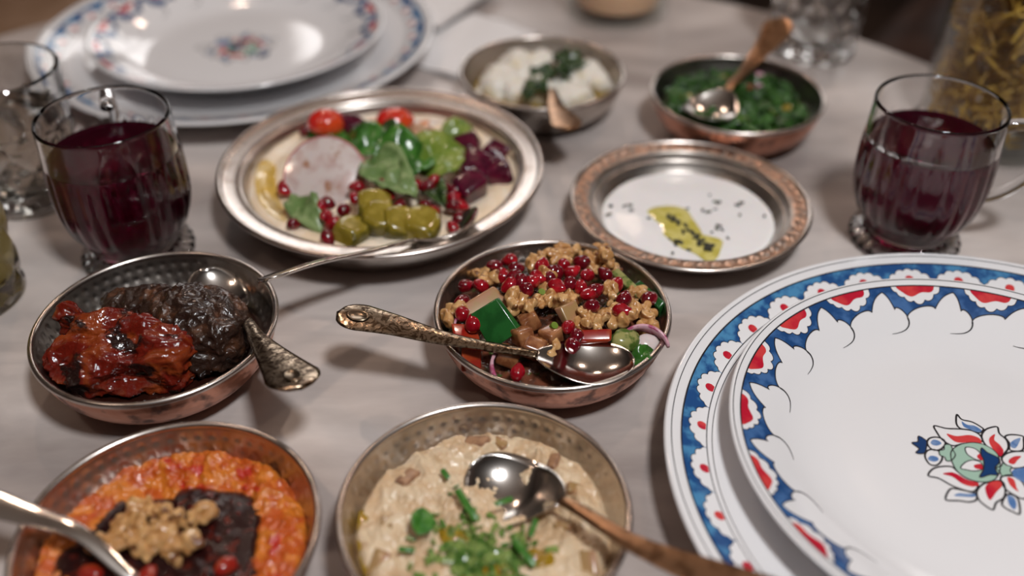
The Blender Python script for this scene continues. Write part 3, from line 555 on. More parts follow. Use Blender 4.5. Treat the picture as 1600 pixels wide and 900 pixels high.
GREEN_BITS = [(1.9,30.0,26.0),(14.7,24.5,26.0),(-40.7,5.5,26.0),(-4.6,42.2,26.0),(38.1,-14.9,26.0),(7.9,22.4,26.0),(27.8,45.5,26.0),(24.5,26.7,26.0),(-0.9,-36.3,26.0),(25.0,-22.8,26.0)]
PEP = [(-7.7,-30.8,34.0),(-19.4,-8.2,34.0),(-48.3,8.2,34.0),(16.9,-2.4,34.0),(21.2,48.7,34.0),(26.8,-22.5,34.0),(50.7,-11.2,34.0),(-18.0,28.7,34.0)]

c1 = make_charger(); c1.location = (.2406, .3185, 0); tag(c1, 'large white charger plate with blue cloud border beside the walnut salad bowl', 'plate', 'charger plates')
d1 = make_dinner(); d1.location = (.2279, .3275, .0064); tag(d1, 'white plate with scalloped blue red border and flower beside the walnut salad bowl', 'plate', 'decorated dinner plates')
c2 = copy_tree(c1); c2.location = (-.2360, .8150, 0); c2.rotation_euler = (0, 0, 2.0); c2['label'] = 'large white charger plate behind the hummus dish, under the second flower plate'
d2 = copy_tree(d1); d2.location = (-.2340, .8090, .0064); d2.rotation_euler = (0, 0, R_(170)); d2['label'] = 'white flower plate stacked on the charger behind the hummus dish'

# ------------------------------------------------------------------ spoons
def spoon(pts, label, name='silver_spoon', bowl_frac=0.32, wb=.0165, we=.0095, roll=0.0, depth=.006, flip=False, plain=False, bronze=False):
    """pts: world points tip, neck, ..., end; swept into a bowl and a flattened handle"""
    P = [np.array(p, float) for p in pts]
    base = P[0].copy(); base = (P[0] + P[-1]) / 2; base[2] = min(p[2] for p in P)
    root = empty(name, tuple(base)); tag(root, label, 'spoon', 'metal serving spoons')
    cl = crom(P, 40); L = [0.0]
    for a, b in zip(cl[:-1], cl[1:]): L.append(L[-1] + np.linalg.norm(b-a))
    L = np.array(L)/L[-1]; cl = np.array(cl)
    at = lambda s: np.array([np.interp(s, L, cl[:, k]) for k in range(3)])
    def frame(s):
        t = at(min(1, s+.01)) - at(max(0, s-.01)); t /= np.linalg.norm(t)
        side = np.cross(t, [0, 0, 1.0]); side /= np.linalg.norm(side); up = np.cross(side, t)
        c, q = math.cos(roll), math.sin(roll); return side*c + up*q, up*c - side*q
    def sheet(s0, s1, n, wfun, dfun, th, nx=12, edge=1.0):
        v = []; f = []
        for layer in (0, 1):
            for i in range(n+1):
                s = s0 + (s1-s0)*i/n; c = at(s); side, up = frame(s); w_ = wfun(s); d = dfun(s)
                for j in range(nx+1):
                    x = -1 + 2*j/nx
                    h = -d*(1-x*x)*(-1 if flip else 1) + (0 if layer == 0 else -th(s)*(max(0, 1-x**4))**.5 - .0004)
                    v.append(c - base + side*w_*x + up*h)
        W_ = nx+1; o2 = (n+1)*W_
        for i in range(n):
            for j in range(nx):
                q = i*W_+j; f.append((q, q+1, q+W_+1, q+W_)); f.append((o2+q, o2+q+W_, o2+q+W_+1, o2+q+1))
        for i in range(n):
            for j in (0, nx):
                q = i*W_+j; f.append((q, q+W_, o2+q+W_, o2+q) if j == 0 else (q, o2+q, o2+q+W_, q+W_))
        for i in (0, n):
            for j in range(nx):
                q = i*W_+j; f.append((q, o2+q, o2+q+1, q+1) if i == 0 else (q, q+1, o2+q+1, o2+q))
        return v, f
    bf = bowl_frac; nw = .0026
    def wbowl(s):
        u = s/bf; e = math.sqrt(max(0.0, 1-(2*min(1, u*.97+.0)-1)**2)) if u < .5 else None
        if u < .5: return max(.0006, wb*math.sqrt(max(0, 1-((.46-u)/.46)**2))) if u < .46 else wb
        q = (u-.46)/.54; return nw + (wb-nw)*max(0, math.cos(q*PI/2))**.75
    def dbowl(s):
        u = s/bf; return depth*max(0, math.sin(PI*min(1, u**.8)))**.8
    v, f = sheet(0, bf, 34, wbowl, dbowl, lambda s: .0005); ob = mk('spoon_bowl', v, f, M['silver'], root)
    def whan(s):
        u = (s-bf)/(1-bf); w_ = nw + (.0035-nw)*min(1, u/.2) + (we-.0035)*max(0, (u-.25)/.62)**1.35 if u < .87 else None
        if u >= .87: w_ = we*math.sqrt(max(0.0, 1-((u-.87)/.1302)**2.4))
        return max(.0004, w_)
    v, f = sheet(bf*.985, 1, 60, whan, lambda s: -.0006, lambda s: .0020, edge=1)
    hn = mk('handle', v, f, M['silver'] if plain else (M['bronze'] if bronze else M['silver_engraved']), root)
    if not plain and not bronze:
        # oval medallion raised near the handle end
        c = at(.925) - base; side, up = frame(.925); t = np.cross(up, side); t /= np.linalg.norm(t)
        def oval(a, b, h, n=40): return [c + t*a*math.cos(2*PI*k/n) + side*b*math.sin(2*PI*k/n) + up*h for k in range(n)]
        n = 40; A = oval(.0062, .0044, .0009); B = oval(.0056, .0039, .0017); D = oval(.0048, .0032, .0012)
        v = A + B + D + [c + up*.0012]; f = []
        for k in range(n):
            k2 = (k+1) % n; f += [(k, k2, n+k2, n+k), (n+k, n+k2, 2*n+k2, 2*n+k), (2*n+k, 2*n+k2, 3*n)]
        mk('medallion', v, f, M['medal'], hn)
    return root
spoon([(.0627, .3786, .0365), (.0400, .3780, .0350), (.0147, .3788, .0395), (-.0332, .3900, .0405), (-.0640, .3990, .0430), (-.0925, .4070, .0440)], 'antique spoon with engraved handle resting across the walnut salad bowl', we=.0105, wb=.0165)
spoon([(-.178, .461, .033), (-.163, .438, .027), (-.1418, .4091, .0365), (-.1299, .3877, .0415), (-.1128, .3616, .0480), (-.0985, .3400, .0540)], 'engraved spoon standing in the bowl of roasted pepper and eggplant', we=.0135, wb=.0170, roll=.1)
spoon([(-.0225, .5200, .0365), (-.0420, .5030, .0280), (-.0635, .4890, .0330), (-.0830, .4725, .0375), (-.1120, .4500, .0450), (-.1375, .4270, .0500)], 'slim silver spoon lying in the hummus with its handle over the dish rim', we=.0085, wb=.0150, roll=-.5, plain=True)
spoon([(-.0193, .3152, .0280), (.002, .302, .0235), (.0225, .2874, .0350), (.0501, .2588, .0425), (.0846, .2359, .0480), (.1073, .2196, .0520)], 'spoon with a brassy reflection painted into its handle colour, dipped into the creamy eggplant dip', we=.0100, wb=.0190, roll=-.15, bronze=True)
spoon([(-.118, .232, .016), (-.138, .243, .018), (-.1614, .2548, .0300), (-.1814, .2667, .0390), (-.2069, .2744, .0425), (-.2485, .2835, .0500)], 'plain silver spoon sunk in the orange pepper paste', we=.0085, plain=True)
spoon([(.0200, .738, .0240), (.0240, .712, .0220), (.0299, .6845, .0340), (.0317, .6530, .0375), (.0360, .6310, .0400), (.0390, .6100, .0420)], 'bronze toned spoon leaning on the rim of the white cheese bowl', we=.0115, bronze=True)
spoon([(.1325, .636, .0380), (.146, .654, .0350), (.1622, .6745, .0430), (.1858, .7103, .0470), (.2060, .7350, .0600), (.2100, .7450, .0660)], 'brown handled spoon resting in the bowl of cooked greens', we=.0120, wb=.0200, bronze=True)

# ------------------------------------------------------------------ mugs and glasses
def make_mug(loc, rz, label, jlabel):
    root = empty('glass_mug', (loc[0], loc[1], 0)); tag(root, label, 'mug', 'footed glass mugs')
    out = smoothprof([(0, .0025), (.020, .0022), (.0300, .0), (.0335, .0015), (.0340, .0050), (.0295, .0080), (.0262, .0105), (.0285, .0150), (.0360, .0285), (.0398, .0440), (.0404, .0600), (.0396, .0780), (.0388, .0950), (.0386, .0985), (.0376, .1000), (.0366, .0985)], 6)
    inn = smoothprof([(.0366, .0985), (.0366, .0950), (.0374, .0780), (.0382, .0600), (.0376, .0445), (.0336, .0298), (.0250, .0168), (.012, .0125), (0, .0120)], 6)
    def flute(r, z, a):
        if .018 < z < .078: return r + .00045*math.cos(26*a)*min(1, (z-.018)/.01, (.078-z)/.01), z
        if z < .010 and r > .024: return r + .0011*abs(math.sin(14*a)), z
        return r, z
    v1, f1 = lathe(out, 208, fn=lambda r, z, a: flute(r, z, a)); v2, f2 = lathe(inn[1:], 208)
    n1 = len(v1); v = v1 + v2; f = f1 + [tuple(i+n1 for i in q) for q in f2]
    for k in range(208): f.append((n1-208+k, n1+k, n1+(k+1) % 208, n1-208+(k+1) % 208))
    mk('mug_body', v, f, M['glass'], root)
    hp = crom([(.0385, 0, .086), (.050, 0, .0885), (.0640, 0, .084), (.0690, 0, .070), (.0640, 0, .055), (.052, 0, .042), (.0385, 0, .036)], 8)
    v, f = tube(hp, [.0042 - .0008*math.sin(PI*i/(len(hp)-1)) for i in range(len(hp))], 14)
    h = mk('handle', v, f, M['glass'], root); h.rotation_euler = (0, 0, rz)
    ji = smoothprof([(0, .0113), (.012, .0117), (.0253, .0160), (.0341, .0290), (.0381, .0440), (.0387, .0600), (.0381, .0720), (.0379, .0752)], 5)
    v, f = lathe(ji + [(.0372, .0749), (.030, .0748), (0, .0748)], 128)
    j = mk('berry_juice', v, f, M['juice'], loc=(loc[0], loc[1], 0)); tag(j, jlabel, 'drink', 'dark purple drinks')
make_mug((-.2400, .5212), R_(108), 'footed glass mug of dark purple juice beside the cut crystal tumbler', 'dark purple juice in the mug beside the crystal tumbler')
make_mug((.2568, .5365), R_(-8), 'footed glass mug of dark purple juice beside the straw jar', 'dark purple juice in the mug by the straw jar')
def crystal(loc, r0, r1, h, label, name='crystal_tumbler', nd=10, fill=None, fl=None, z0=.012, z1=.062, rows=2, fm=None, rz=0.0, flabel=None):
    root = empty(name, (loc[0], loc[1], 0), rz); tag(root, label, 'glass', 'cut crystal glasses')
    seg = nd*24
    zs = [0.0, .0015] + list(np.linspace(.003, z1, 40)) + list(np.linspace(z1+.003, h-.0015, 10)) + [h]
    rad = lambda z: r0 + (r1-r0)*z/h
    out = [(0, .003), (r0*.8, .003), (r0*.9, .0)] + [(rad(z) - (.0012 if z < .001 or z > h-.0005 else 0), z) for z in zs]
    def cut(r, z, a):
        if r < rad(z)*.93 or z < .004 or z > z1: return r, z
        u = a*nd/(2*PI); q = (z-.004)/(z1-.004)*rows
        tri = lambda x: abs((x % 1) - .5)*2
        d = min(1, tri(u+q)*1.0, tri(u-q)*1.0)
        return r - .0022*(1-min(1, d*1.6)), z
    inn = [(rad(h)-.0026, h-.0008), (rad(h)-.0030, h-.004), (rad(z1)-.0038, z1), (rad(z0)-.0060, z0+.006), (r0*.6, z0), (0, z0)]
    v1, f1 = lathe(out, seg, fn=cut); v2, f2 = lathe(inn, seg); n1 = len(v1)
    v = v1+v2; f = f1+[tuple(i+n1 for i in q) for q in f2]
    for k in range(seg): f.append((n1-seg+k, n1+k, n1+(k+1) % seg, n1-seg+(k+1) % seg))
    mk('glass_body', v, f, M['cutglass'], root, smooth=False)
    if fill:
        ri = lambda z: np.interp(z, [z0, z0+.006, z1, h-.004], [r0*.6, rad(z0)-.0060, rad(z1)-.0038, rad(h)-.0030]) + .0005
        pr = [(0, z0-.0004), (r0*.6, z0-.0004)] + [(ri(z), z) for z in np.linspace(z0+.006, fill, 8)] + [(0, fill)]
        o = mk(fl, *lathe(pr, 96), fm, loc=(loc[0], loc[1], 0)); tag(o, flabel, 'drink')
    return root
crystal((-.336, .5933), .0360, .0412, .095, 'cut crystal water tumbler with star facets beside a mug and stacked plates', fill=.060, fl='water', fm=M['water'], flabel='clear water in the crystal tumbler beside the mug')
crystal((-.3345, .4760), .0360, .0400, .095, 'cut crystal glass of pale yellow drink near the roasted pepper bowl', nd=9, fill=.080, fl='lemonade', fm=M['lemonade'], flabel='pale yellow drink in the glass beside the roasted pepper bowl', rz=.2)
crystal((.2660, .8330), .0380, .0430, .100, 'empty cut crystal glass behind the bowl of cooked greens', nd=11, rz=.1)
# candle glass
cg = empty('candle_glass', (.100, .918, 0)); tag(cg, 'round clear glass candle holder standing behind the cheese bowl', 'candle holder')
v, f = lathe(smoothprof([(0, .001), (.040, .0), (.046, .002), (.0495, .010), (.050, .03), (.049, .068), (.0478, .070), (.0466, .068)], 5) + smoothprof([(.0464, .060), (.0468, .03), (.0455, .014), (.040, .010), (0, .010)], 4), 96); mk('glass_body', v, f, M['thinglass'], cg)
cw_ = mk('candle', *lathe(smoothprof([(0, .0105), (.034, .0105), (.038, .013), (.0385, .026), (.036, .031), (.030, .0295), (0, .028)], 4), 64), M['wax'], loc=(.100, .918, 0)); tag(cw_, 'peach coloured wax candle inside the round glass holder', 'candle')
mk('wick', *tube([(0, 0, .027), (.0006, 0, .033), (0, .0008, .038)], .0008, 6), M['flake'], cw_)
# straw jar
sj = empty('glass_jar', (.368, .680, 0)); tag(sj, 'tall clear glass jar packed with golden straw behind a juice mug', 'jar')
v, f = lathe([(0, 0), (.052, 0), (.0545, .002), (.055, .006), (.055, .17), (.054, .172), (.0525, .170), (.0525, .008), (.050, .006), (0, .006)], 96); mk('glass_body', v, f, M['thinglass'], sj)
rnd = random.Random(5); parts = []
for i in range(420):
    z = rnd.uniform(.012, .165); a = rnd.uniform(0, 2*PI); rr = .046*math.sqrt(rnd.random()) ; ln = rnd.uniform(.03, .085); dr = rnd.uniform(0, 2*PI); el = rnd.gauss(0, .55)
    c = np.array([rr*math.cos(a), rr*math.sin(a), z]); d = np.array([math.cos(dr)*math.cos(el), math.sin(dr)*math.cos(el), math.sin(el)])
    bend = np.array([rnd.gauss(0, 1), rnd.gauss(0, 1), rnd.gauss(0, 1)])*.004
    pa = []
    for t in (-.5, -.17, .17, .5):
        p = c + d*ln*t + bend*(t*t*4); h = math.hypot(p[0], p[1])
        if h > .0490: p[:2] *= .0490/h
        p[2] = min(.166, max(.0095, p[2])); pa.append(p)
    parts.append(tube(pa, rnd.uniform(.0009, .0022), 5))
st = mk('straw', *join(parts), M['straw'], loc=(.368, .680, 0)); tag(st, 'golden dry straw filling the tall glass jar', 'straw', kind='stuff')

# ------------------------------------------------------------------ napkin
def cloth(cx, cy, sx, sy, rz, z, seed, th=.0022):
    n = 24; v = []; f = []
    for layer in (0, 1):
        for i in range(n+1):
            for j in range(n+1):
                x = (i/n-.5)*sx; y = (j/n-.5)*sy
                h = z + (0 if layer else th) + .0016*fbm(Vector((x*28+seed, y*28, seed))) + .003*max(0, math.sin(x*70+y*24+seed))*(1 if seed > 1 else .5)
                e = min(i, n-i, j, n-j)/n
                v.append((cx + x*math.cos(rz)-y*math.sin(rz), cy + x*math.sin(rz)+y*math.cos(rz), max(.0002 if layer else .001, h)))
    W_ = n+1; o2 = W_*W_
    for i in range(n):
        for j in range(n):
            q = i*W_+j; f.append((q, q+W_, q+W_+1, q+1)); f.append((o2+q, o2+q+1, o2+q+W_+1, o2+q+W_))
    for i in range(n):
        for (q, p) in ((i*W_, (i+1)*W_), ((i+1)*W_+n, i*W_+n), ((i+1), i), (n*W_+i, n*W_+i+1)): f.append((q, p, o2+p, o2+q))
    return v, f
nk = empty('folded_napkin', (-.03, .87, 0)); tag(nk, 'white folded cloth napkin between the stacked plates and cheese bowl', 'napkin')
mk('lower_fold', *cloth(-.012, -.035, .075, .115, R_(-38), .0012, .3), M['linen'], nk)
mk('upper_fold', *cloth(-.046, .058, .085, .12, R_(-28), .0085, 1.7), M['linen'], nk)

# ------------------------------------------------------------------ foods: shared pieces
rnd = random.Random(11)
def aril_mesh(m, seed):
    v, f = ICO[3]; out = []; rs = random.Random(seed)
    planes = [Vector((rs.gauss(0, 1), rs.gauss(0, 1), rs.gauss(0, .5))).normalized() for _ in range(7)]
    for p in v:
        q = p.copy()
        for pl in planes:
            d = q.dot(pl)
            if d > .84: q -= pl*(d-.84)*.8
        t = q.x; k = 1 - .22*t - .12*t*t
        out.append((q.x*.0046, q.y*.0034*k, q.z*.0033*k))
    return mesh_of(out, f, m, 'pomegranate_seed')
ARIL = [aril_mesh(M['aril'], 1), aril_mesh(M['aril_dark'], 2), aril_mesh(M['aril'], 3), aril_mesh(M['aril_dark'], 4)]
def walnut_mesh(seed):
    rs = random.Random(seed); balls = []
    for i in range(8):
        a = rs.uniform(0, 2*PI); r = rs.uniform(.25, 1)*.0056
        balls.append((Vector((r*math.cos(a)*1.25, r*math.sin(a), rs.uniform(-.0015, .002))), (rs.uniform(.0030, .0046), rs.uniform(.0018, .0028), rs.uniform(.0022, .0034)), rs.uniform(0, PI)))
    off = Vector((seed*1.3, 2.1*seed, .7))
    return union(balls, .0005, M['walnut'], lambda c: .0015*(.32-abs(noise.noise(c*200+off)))*1.6 + .0003*noise.noise(c*480+off), 'walnut_piece')
WAL = [walnut_mesh(s) for s in (1, 2, 3, 4, 5)]
def put(name, me, c, p, label, cat, group, dz=0.0, rot=None, s=1.0):
    o = inst(name, me, (c[0]+p[0]/1000, c[1]+p[1]/1000-1.3*dz, p[2]/1000+dz), rot or (rnd.uniform(-.5, .5), rnd.uniform(-.5, .5), rnd.uniform(0, 2*PI)), s)
    return tag(o, label, cat, group)
def paste(name, c, R, zfun, m, label, cat='dip', zb=.0060, rb=.040, nr=70, nt=200, taper=.004):
    v = [(0, 0, zfun(0, 0))]; f = []
    for i in range(1, nr+1):
        r = R*i/nr
        for k in range(nt):
            a = 2*PI*k/nt; x, y = r*math.cos(a), r*math.sin(a)
            v.append((x, y, zfun(x, y) - (taper*max(0, (i/nr-.93)/.07)**2)))
    for k in range(nt): v.append((rb*math.cos(2*PI*k/nt), rb*math.sin(2*PI*k/nt), zb))
    v.append((0, 0, zb)); last = len(v)-1
    for k in range(nt): f.append((0, 1+k, 1+(k+1) % nt))
    for i in range(nr):
        for k in range(nt):
            k2 = (k+1) % nt; a = 1+i*nt; b = a+nt; f.append((a+k, b+k, b+k2, a+k2))
    a = 1+nr*nt
    for k in range(nt): f.append((a+k, last, a+(k+1) % nt))
    o = mk(name, v, f, m, loc=(c[0], c[1], 0)); return tag(o, label, cat)
def pool(name, c, pts, z, th, m, label, cat, wav=0.0, seed=0):
    """thin lens of sauce with an irregular outline"""
    P = [(q[0]/1000, q[1]/1000) for q in smooth_poly([(p[0], p[1]) for p in pts], 5)]; n = len(P)
    g = np.mean(np.array(P), axis=0); v = []; f = []; nr = 14
    for i in range(nr+1):
        t = i/nr
        for (x, y) in P:
            X, Y = g[0]+(x-g[0])*t, g[1]+(y-g[1])*t
            v.append((X, Y, (z(X, Y) if callable(z) else z) + th*(1-t**6) + wav*fbm(Vector((X*180+seed, Y*180, seed)))*(1-t**6)))
    for i in range(nr):
        for k in range(n): k2 = (k+1) % n; f.append((i*n+k, (i+1)*n+k, (i+1)*n+k2, i*n+k2))
    b = len(v)
    for (x, y) in P: v.append((x, y, (z(x, y) if callable(z) else z)-.0006))
    for k in range(n): k2 = (k+1) % n; f.append((nr*n+k, b+k, b+k2, nr*n+k2))
    f.append(tuple(reversed(range(b, b+n))))
    # outline may be clockwise
    ar = sum(P[k][0]*P[(k+1) % n][1]-P[(k+1) % n][0]*P[k][1] for k in range(n))
    if ar < 0: f = flipf(f)
    o = mk(name, v, f, m, loc=(c[0], c[1], 0)); return tag(o, label, cat)
def leaf_mesh(L, W, m, curl=.25, wav=.12, seed=0, th=.0005, name='leaf'):
    n, w_ = 16, 8; v = []; f = []
    for layer in (0, 1):
        for i in range(n+1):
            t = i/n; hw = W*max(.02, math.sin(PI*t**.75))**.8
            for j in range(w_+1):
                x = -1+2*j/w_; z = L*curl*math.sin(PI*t) + abs(x)*hw*.35 + L*wav*fbm(Vector((t*3+seed, x*1.5, seed*2.3)))
                v.append(((t-.5)*L, hw*x, z - layer*th))
    W_ = w_+1; o2 = (n+1)*W_
    for i in range(n):
        for j in range(w_):
            q = i*W_+j; f.append((q, q+W_, q+W_+1, q+1)); f.append((o2+q, o2+q+1, o2+q+W_+1, o2+q+W_))
    for i in range(n):
        f.append((i*W_, o2+i*W_, o2+(i+1)*W_, (i+1)*W_)); f.append((i*W_+w_, (i+1)*W_+w_, o2+(i+1)*W_+w_, o2+i*W_+w_))
    return mesh_of(v, f, m, name)
def cube_piece(sx, sy, sz, m, bev=.0012, seed=0, name='piece'):
    v, f = box(0, 0, 0, sx, sy, sz); rs = random.Random(seed)
    v = [(x*(1+rs.uniform(-.18, .18)), y*(1+rs.uniform(-.18, .18)), z*(1+rs.uniform(-.15, .15))) for x, y, z in v]
    return bevel_mesh(v, f, m, bev, 3, name)

# ------------------------------------------------------------------ walnut and pomegranate salad
C = BOWLS['salad']
paste('dressed_salad', C, .0575, lambda x, y: .0262 + .007*max(0, 1-(x*x+y*y)/.0025) + .0022*fbm(Vector((x*120, y*120, 3))), M['darksalad'], 'dark dressed chopped vegetables under the walnuts and pomegranate seeds', 'salad')
for i, p in enumerate(SALAD_ARILS):
    put('pomegranate_seed', ARIL[i % 4], C, p, ['bright', 'dark wine'][i % 2] + ' red pomegranate seed in the walnut salad', 'pomegranate seed', 'pomegranate seeds in the walnut salad', .0055 if p[1] > -20 else .003, s=rnd.uniform(1.12, 1.32))
for i, p in enumerate(SALAD_WALNUTS):
    if i == 21: p = (p[0]-3, p[1]+6, p[2]-3)
    put('walnut_piece', WAL[i % 5], C, p, 'broken walnut kernel piece in the pomegranate salad', 'walnut', 'walnut pieces in the salad', .002, s=rnd.uniform(.75, 1.25))
put('walnut_piece', WAL[1], C, (32, 40, 36), 'walnut kernel piece standing upright at the back of the salad', 'walnut', 'walnut pieces in the salad', .003, rot=(1.1, .2, 1.6), s=1.1)
S_ = SALAD_MISC
put('green_pepper_piece', cube_piece(.0185, .0200, .0026, M['pepgreen'], .0008, 3, 'green_pepper_piece'), C, S_[0], 'flat dark green pepper piece on the walnut salad', 'pepper piece', None, .004, rot=(R_(50), R_(-14), R_(8)))
o = COL.objects['green_pepper_piece']; o.rotation_euler = (Euler((R_(48), 0, R_(-12))).to_matrix() @ Matrix.Rotation(R_(42), 3, 'Z')).to_euler()
for i, k in enumerate((1, 2, 3, 19, 20)):
    put('eggplant_cube', cube_piece(.011, .010, .009, M['eggplant'], .002, 10+i, 'eggplant_cube'), C, S_[k], 'brown fried eggplant cube in the walnut salad', 'eggplant', 'eggplant cubes in the salad', .0)
put('eggplant_slice', cube_piece(.012, .012, .005, M['eggplant_pale'], .001, 21), C, S_[4], 'pinkish brown pointed eggplant slice in the middle of the salad', 'eggplant', None, .001, rot=(.7, .1, .7))
put('eggplant_wedge', cube_piece(.024, .016, .008, M['eggplant_pale'], .002, 22), C, S_[5], 'large translucent eggplant wedge behind the green pepper piece', 'eggplant', None, -.003, rot=(.5, -.2, .6))
put('red_pepper_strip', cube_piece(.019, .007, .005, M['redpep'], .0015, 23), C, S_[6], 'dark red pepper strip above the spoon in the salad', 'pepper piece', None, .001, rot=(.5, 0, .02))
put('red_pepper_strip', cube_piece(.014, .012, .004, M['redpep'], .0012, 24), C, S_[7], 'red pepper piece under the green pepper piece', 'pepper piece', None, .002, rot=(.3, .3, .4))
put('orange_pepper_strip', cube_piece(.011, .014, .004, M['orangepep'], .0012, 25), C, S_[8], 'orange pepper piece under the spoon handle at the bowl edge', 'pepper piece', None, .001, rot=(.9, .1, .1))
put('cucumber_slice', blob((.0085, .0065, .004), .12, 2, 4, M['cucumber'], 3), C, S_[9], 'small striped cucumber slice near the spoon tip', 'cucumber', None, .001, rot=(.5, .1, .3))
def arc_piece(rad, a0, a1, w_, th, m):
    v = []; f = []; n = 16
    for i in range(n+1):
        a = a0+(a1-a0)*i/n; t = math.sin(PI*(i+.6)/(n+1.2))**.5
        for (dr, dz) in ((-th, -w_*t), (th, -w_*t), (th, w_*t), (-th, w_*t)): v.append(((rad+dr)*math.cos(a), (rad+dr)*math.sin(a), dz))
    for i in range(n):
        for k in range(4): q = i*4; f.append((q+k, q+(k+1) % 4, q+4+(k+1) % 4, q+4+k))
    f.append((3, 2, 1, 0)); f.append((n*4, n*4+1, n*4+2, n*4+3)); return mesh_of(v, f, m, 'onion_slice')
put('onion_slice', arc_piece(.014, .2, 2.2, .0035, .0007, M['onion']), C, (46, -33, 31), 'purple red onion slice curling beside the spoon tip', 'onion', None, .001, rot=(.4, 0, 0))
put('onion_slice', blob((.007, .006, .004), .1, 2, 8, M['onion_white'], 3), C, S_[10], 'white onion chunk beside the spoon tip', 'onion', None, .001, rot=(.5, .1, .3))
put('onion_slice', arc_piece(.013, 1.6, 3.2, .0028, .0008, M['onion']), C, (-20, -45, 30), 'pink onion sliver under the spoon neck', 'onion', None, .0005, rot=(.3, 0, .7))
put('onion_slice', arc_piece(.012, 2.0, 3.6, .0020, .0006, M['onion']), C, (-41, -14, 31), 'thin pink onion sliver at the bowl edge behind the spoon handle', 'onion', None, .001, rot=(.2, .2, -.2))
put('herb_leaf', leaf_mesh(.016, .005, M['leaf'], seed=3), C, S_[14], 'small green leaf under the spoon tip at the salad rim', 'leaf', None, .001, rot=(.3, 0, .6))
for k in (15, 16): put('spring_onion_bit', mesh_of(*tube([(0, 0, -.0022), (0, 0, .0022)], .0020, 12), M['leaf_lime'], 'spring_onion_bit', False), C, S_[k], 'tiny green spring onion ring in the salad', 'spring onion', 'spring onion bits in the salad', .003)
for k in (17, 18): put('pepper_wall', cube_piece(.022, .005, .012, M['pepgreen'] if k == 18 else M['cucumber'], .001, k), C, (S_[k][0]-4, S_[k][1]-2, S_[k][2]), 'green pepper slice standing against the wall of the salad bowl' if k == 18 else 'pale green cucumber strip beside the walnuts near the salad bowl wall', 'vegetable', None, .0, rot=(.3, .1, -1.0))

# ------------------------------------------------------------------ hummus plate
C = (-.0879, .5831)
def hz(x, y):
    r = math.hypot(x, y); a = math.atan2(y, x)
    return .0228 + .0020*math.sin(r*260 + a*1.0)*min(1, r/.03)*max(0, 1-(r/.095)**4) + .0010*fbm(Vector((x*50, y*50, 1)))
paste('hummus', C, .0903, hz, M['hummus'], 'smooth beige hummus spread over the large tinned dish', 'dip', zb=.005, rb=.066, taper=.0025)
pool('olive_oil', C, [(-87, 12), (-85, -10), (-78, -34), (-66, -52), (-56, -60), (-56, -50), (-64, -34), (-70, -14), (-74, 8), (-80, 18)], lambda x, y: hz(x, y) + .0002, .0004, M['oil_gold'], 'yellow olive oil pooled at the edge of the hummus', 'oil')
pool('beet_stain', C, [(-40, 66), (-20, 74), (10, 76), (36, 72), (30, 64), (10, 66), (-20, 64)], lambda x, y: hz(x, y) + .0002, .0006, M['creamsmear'], 'pink stained hummus patch behind the tomatoes', 'sauce')
for i, p in enumerate(HUMMUS_ARILS):
    put('pomegranate_seed', ARIL[(i*3+1) % 4], C, p, ['bright', 'dark wine'][(i*3+1) % 2] + ' red pomegranate seed scattered over the hummus', 'pomegranate seed', 'pomegranate seeds on the hummus', .0080, s=rnd.uniform(1.12, 1.32))
for i, p in enumerate(HUMMUS_PICKLES):
    # half-round chunk: cut faces pale, skin dark
    bmv, bmf = ICO[3]; vv = []
    for q in bmv:
        z = max(-.35, min(.62, q.z)); x = max(-.7, min(.7, q.x)); vv.append((x*.0115, q.y*.0092, z*.0105))
    me = mesh_of(vv, bmf, [M['pickle'], M['pickle_skin']], 'pickle_chunk')
    for pol in me.polygons: pol.material_index = 1 if (pol.normal.y < -.45 and pol.normal.z < .6) else 0
    lab = ['rounded pickle chunk behind the other pickles', 'pickle chunk in the middle of the pickle pile', 'small pickle chunk tilted at the front of the hummus', 'pickle chunk next to the spoon on the hummus', 'large pale pickle half nearest the spoon bowl'][i]
    put('pickle_chunk', me, C, p, lab, 'pickle', 'pickle chunks on the hummus', .006, rot=(rnd.uniform(.1, .5), rnd.uniform(-.3, .3), [.2, -.2, 1.1, .3, 1.4][i]), s=[1.3, 1.25, 1.2, 1.3, 1.4][i])
for i, p in enumerate(HUMMUS_BEETS):
    me = cube_piece(.017, .015, .014, M['beet'], .003, 40+i, 'beet_cube')
    lab = 'dark red beet cube behind the green leaves' if i == 5 else 'dark purple beet cube in the pile at the dish side'
    put('beet_cube', me, C, (p[0]-2, p[1]-2, p[2]), lab, 'beetroot', 'beet cubes on the hummus', .009, s=[1.15, 1.3, 1.25, 1.15, 1.05, 1.1][i])
for i, p in enumerate(HUMMUS_TOMATOES):
    put('cherry_tomato', blob((.0135, .0115, .0090), .05, 1.2, 3+i, M['tomato'], 4), C, p, ['red tomato wedge beside the dark beet cube at the back', 'round red cherry tomato half behind the leaves'][i], 'tomato', 'tomatoes on the hummus', .015, rot=(.2, .1, .3))
LM = ['leaf', 'leaf', 'leaf_dark', 'leaf', 'leaf_pale', 'leaf_lime', 'leaf_pale', 'leaf_lime', 'leaf_dark', 'radish_brown', 'leaf_pale']
LL = ['round green leaf in front of the tomato', 'wet green leaf behind the radish slice', 'dark green stem leaf below the cherry tomato', 'broad green leaf in the middle of the hummus salad', 'pale grey green leaf beside the radish slice',
      'bright lettuce leaf next to the beets', 'pale leaf poking out under the radish slice', 'small lime leaf behind the beets', 'dark herb leaf in front of the beets', 'brownish red slice curled behind the lettuce', 'pale leaf behind the pickle chunks']
LS = [(.030, .010), (.032, .012), (.032, .008), (.040, .016), (.038, .013), (.034, .016), (.034, .009), (.024, .009), (.026, .007), (.032, .008), (.034, .010)]
